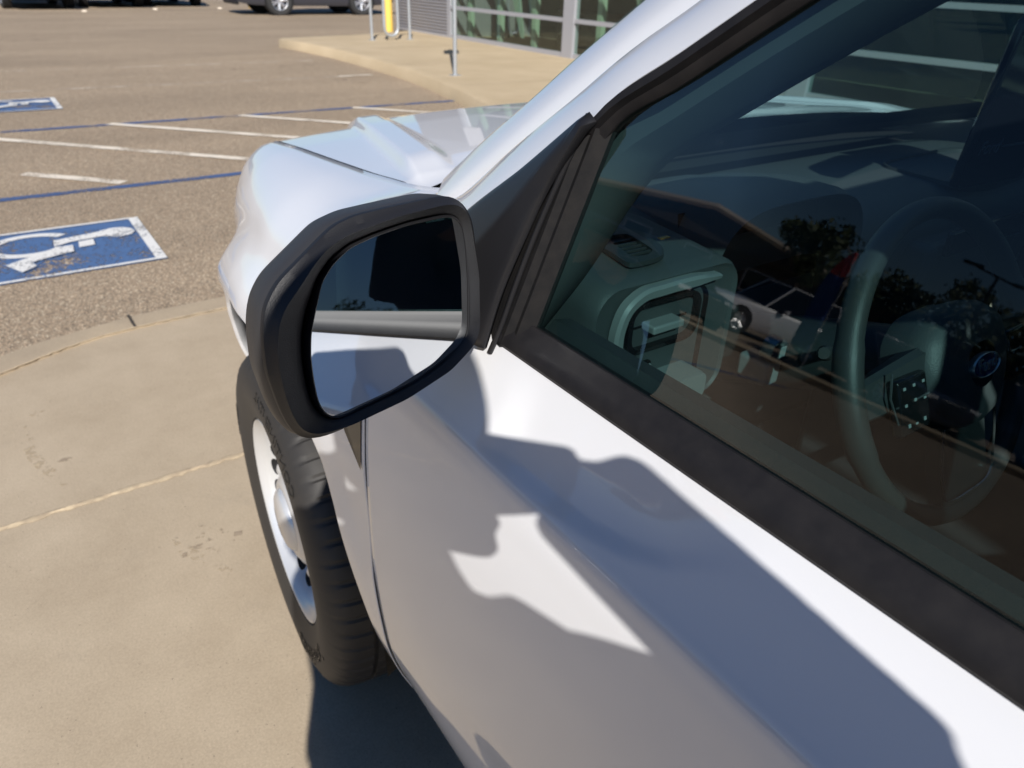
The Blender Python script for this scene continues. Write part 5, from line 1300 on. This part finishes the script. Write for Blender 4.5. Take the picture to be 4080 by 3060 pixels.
def tree(label, loc, h, cr, seed, group='trees beyond the drive', n=1400, leaf=.16):
    rnd = random.Random(seed); root = empty('broadleaf_tree', loc, 0, label, 'tree', group)
    tb = MB().tube(rs([(0,0,0),(.08*rnd.uniform(-1,1),.05,h*.25),(.1,.0,h*.5),(.15,.1,h*.75)], 8), [.16*h/5,.13*h/5,.11*h/5,.09*h/5,.075*h/5,.06*h/5,.045*h/5,.03*h/5], 8)
    cl = []
    for k in range(13):
        a = rnd.uniform(0, 6.28); e = rnd.uniform(-.3, 1); rr2 = cr*rnd.uniform(.35, .8); p = Vector((math.cos(a)*rr2, math.sin(a)*rr2, h*.62+e*h*.28)); cl.append((p, cr*rnd.uniform(.28, .45)))
        tb.tube([(.1,0,h*rnd.uniform(.3,.55)), tuple(p)], [.045*h/5,.012*h/5], 5)
    tb.build('trunk', M['bark'], root)
    lf = MB()
    for k in range(n):
        p, r_ = cl[rnd.randrange(len(cl))]; v = Vector((rnd.gauss(0,1), rnd.gauss(0,1), rnd.gauss(0,.8))).normalized()*r_*rnd.uniform(.4,1.05)**.6; c_ = p+v
        u_ = Vector((rnd.gauss(0,1), rnd.gauss(0,1), rnd.gauss(0,1))).normalized(); w_ = u_.orthogonal().normalized(); s_ = leaf*rnd.uniform(.5,1.2)
        lf.add([c_-u_*s_, c_+w_*s_*.5, c_+u_*s_, c_-w_*s_*.5], [(0,1,2,3)])
    lf.build('crown', M['leaf'], root, smooth=False); return root
tree('young broadleaf tree with a loose crown nearest the white wagon', tuple(polar(-59.3, 26)), 4.3, 1.5, 3, n=1500, leaf=.13)
for i, (az, d, h, lab) in enumerate([(-66,62,6.2,'rounded dark tree left of the parking lot lamp'),(-73,60,7.4,'tallest dark tree behind the parking lot lamp'),(-80,58,6.5,'broad dark tree at the rear end of the far tree row'),(-61.5,70,5.5,'small dark tree between the low building and the lamp'),
                                     (172,75,6,'distant tree straight behind the truck'),(-166,70,5.6,'small tree rising behind the rear hedge beside the red flag'),(-155,60,6.6,'large round tree rising behind the rear hedge'),(-150,85,7,'far tree behind the drive on the left')]):
    tree(lab, tuple(polar(az, d)), h, h*.55, 20+i, n=2200, leaf=.26)
def hedge(label, loc, rz, x0, x1, hh, n, seed):
    hg = empty('hedge', loc, rz, label, 'hedge'); hb_ = MB(); rnd = random.Random(seed)
    for k in range(n):
        x = rnd.uniform(x0, x1); top_ = hh*(1+.12*math.sin(x*1.7+seed)+.08*math.sin(x*4.1))
        c_ = Vector((x, rnd.uniform(-.8,.8), rnd.uniform(.1, top_))); u_ = Vector((rnd.gauss(0,1), rnd.gauss(0,1), rnd.gauss(0,1))).normalized(); w_ = u_.orthogonal().normalized(); s_ = .34*rnd.uniform(.5,1.2)
        hb_.add([c_-u_*s_, c_+w_*s_*.6, c_+u_*s_, c_-w_*s_*.6], [(0,1,2,3)])
    hb_.build('foliage', M['leaf'], hg, smooth=False); MB().box((x0,-.5,0),(x1,.5,hh*.86)).build('branch_core', M['bark'], hg, smooth=False)
hedge('long dark clipped hedge running along the far side of the drive', tuple(polar(-70, 56)), R(70), -16, 14, 3.9, 2600, 5)
hedge('added dark hedge far behind the truck, darkening the mirror horizon', tuple(polar(-161, 27)), R(161), -13, 13, 2.5, 2600, 8)  # unseen hedge added for a dark band along the mirror's horizon
lampr = empty('parking_lamp', tuple(polar(-71, 36)), R(71), 'tall dark parking lot lamp with two flat heads', 'lamp post')
MB().tube([(0,0,0),(0,0,5.6)], [.10,.06], 12).build('pole', M['bplastic'], lampr); MB().tube([(-.9,0,5.5),(.9,0,5.75)], .04, 8).build('cross_arm', M['bplastic'], lampr)
for s in (-1, 1): MB().box((s*1.05-.42,-.2,5.62+s*.13),(s*1.05+.42,.2,5.74+s*.13)).build('lamp_head', M['bplastic'], lampr, bevel=.03)
def flagpole(label, loc, rz, cloth, top_c, hgt=2.9):
    root = empty('feather_flag', loc, rz, label, 'flag', 'feather flags by the drive')
    MB().tube(rs([(0,0,0),(0,0,hgt*.5),(.02,0,hgt*.85),(.12,0,hgt*.97),(.3,0,hgt)], 12), .014, 6).build('pole', M['alu'], root)
    rows = [[(.03+.12*sstep(z, hgt*.8, hgt)*0+u*(.42*math.sin(min(1,(hgt-z)/(hgt*.35))*math.pi/2)**.7), .02*math.sin(9*u+z*3), z) for u in np.linspace(0, 1, 6)] for z in np.linspace(.5, hgt*.78, 16)]
    MB().grid(rows).build('banner', cloth, root, solid=.003)
    rows = [[(.03+u*(.42*math.sin(min(1,(hgt-z+.001)/(hgt*.35))*math.pi/2)**.7), .02*math.sin(9*u+z*3), z) for u in np.linspace(0, 1, 6)] for z in np.linspace(hgt*.782, hgt*.99, 8)]
    MB().grid(rows).build('banner_top', top_c, root, solid=.003); return root
flagpole('blue feather flag with a red top beside the white wagon', tuple(polar(-62, 17)), R(62), M['flagb'], M['flagr'])
flagpole('plain red feather flag behind the truck', tuple(polar(-162, 22)), R(60), M['flagr'], M['flagr'], 3.9)
make_car('parked_wagon', 'white wagon parked across the drive beside the blue feather flag', M['cpw'], L=4.6, H=1.78, suv=True, wheel_r=.36, loc=tuple(polar(-58.2, 22)), rz=R(25), cat='wagon')
gC = 'dark cars parked across the drive'
make_car('parked_car', 'black car parked nose first right of the white wagon', M['cpb'], loc=tuple(polar(-50.5, 19)), rz=R(-60), group=gC, H=1.6, suv=True)
make_car('parked_car', 'slate blue car parked left of the blue feather flag', M['cpg'], loc=tuple(polar(-67, 18.5)), rz=R(-65), group=gC)
make_car('parked_car', 'black car parked rearmost in the row across the drive', M['cpb'], loc=tuple(polar(-76, 18.5)), rz=R(-70), group=gC, H=1.6, suv=True)
make_car('parked_car', 'white car parked far behind the truck near the red flag', M['cpw'], loc=(-5.5,-27,0), rz=R(80), group=None)
# planting strip kerb
a_ = polar(-48, 16.0); b_ = polar(-84, 16.5)
k_ = ribbon([(a_.x, a_.y), (b_.x, b_.y)], .9, .12); tag(k_.build('kerb_strip', M['walk'], smooth=False, solid=.12), kind='structure')
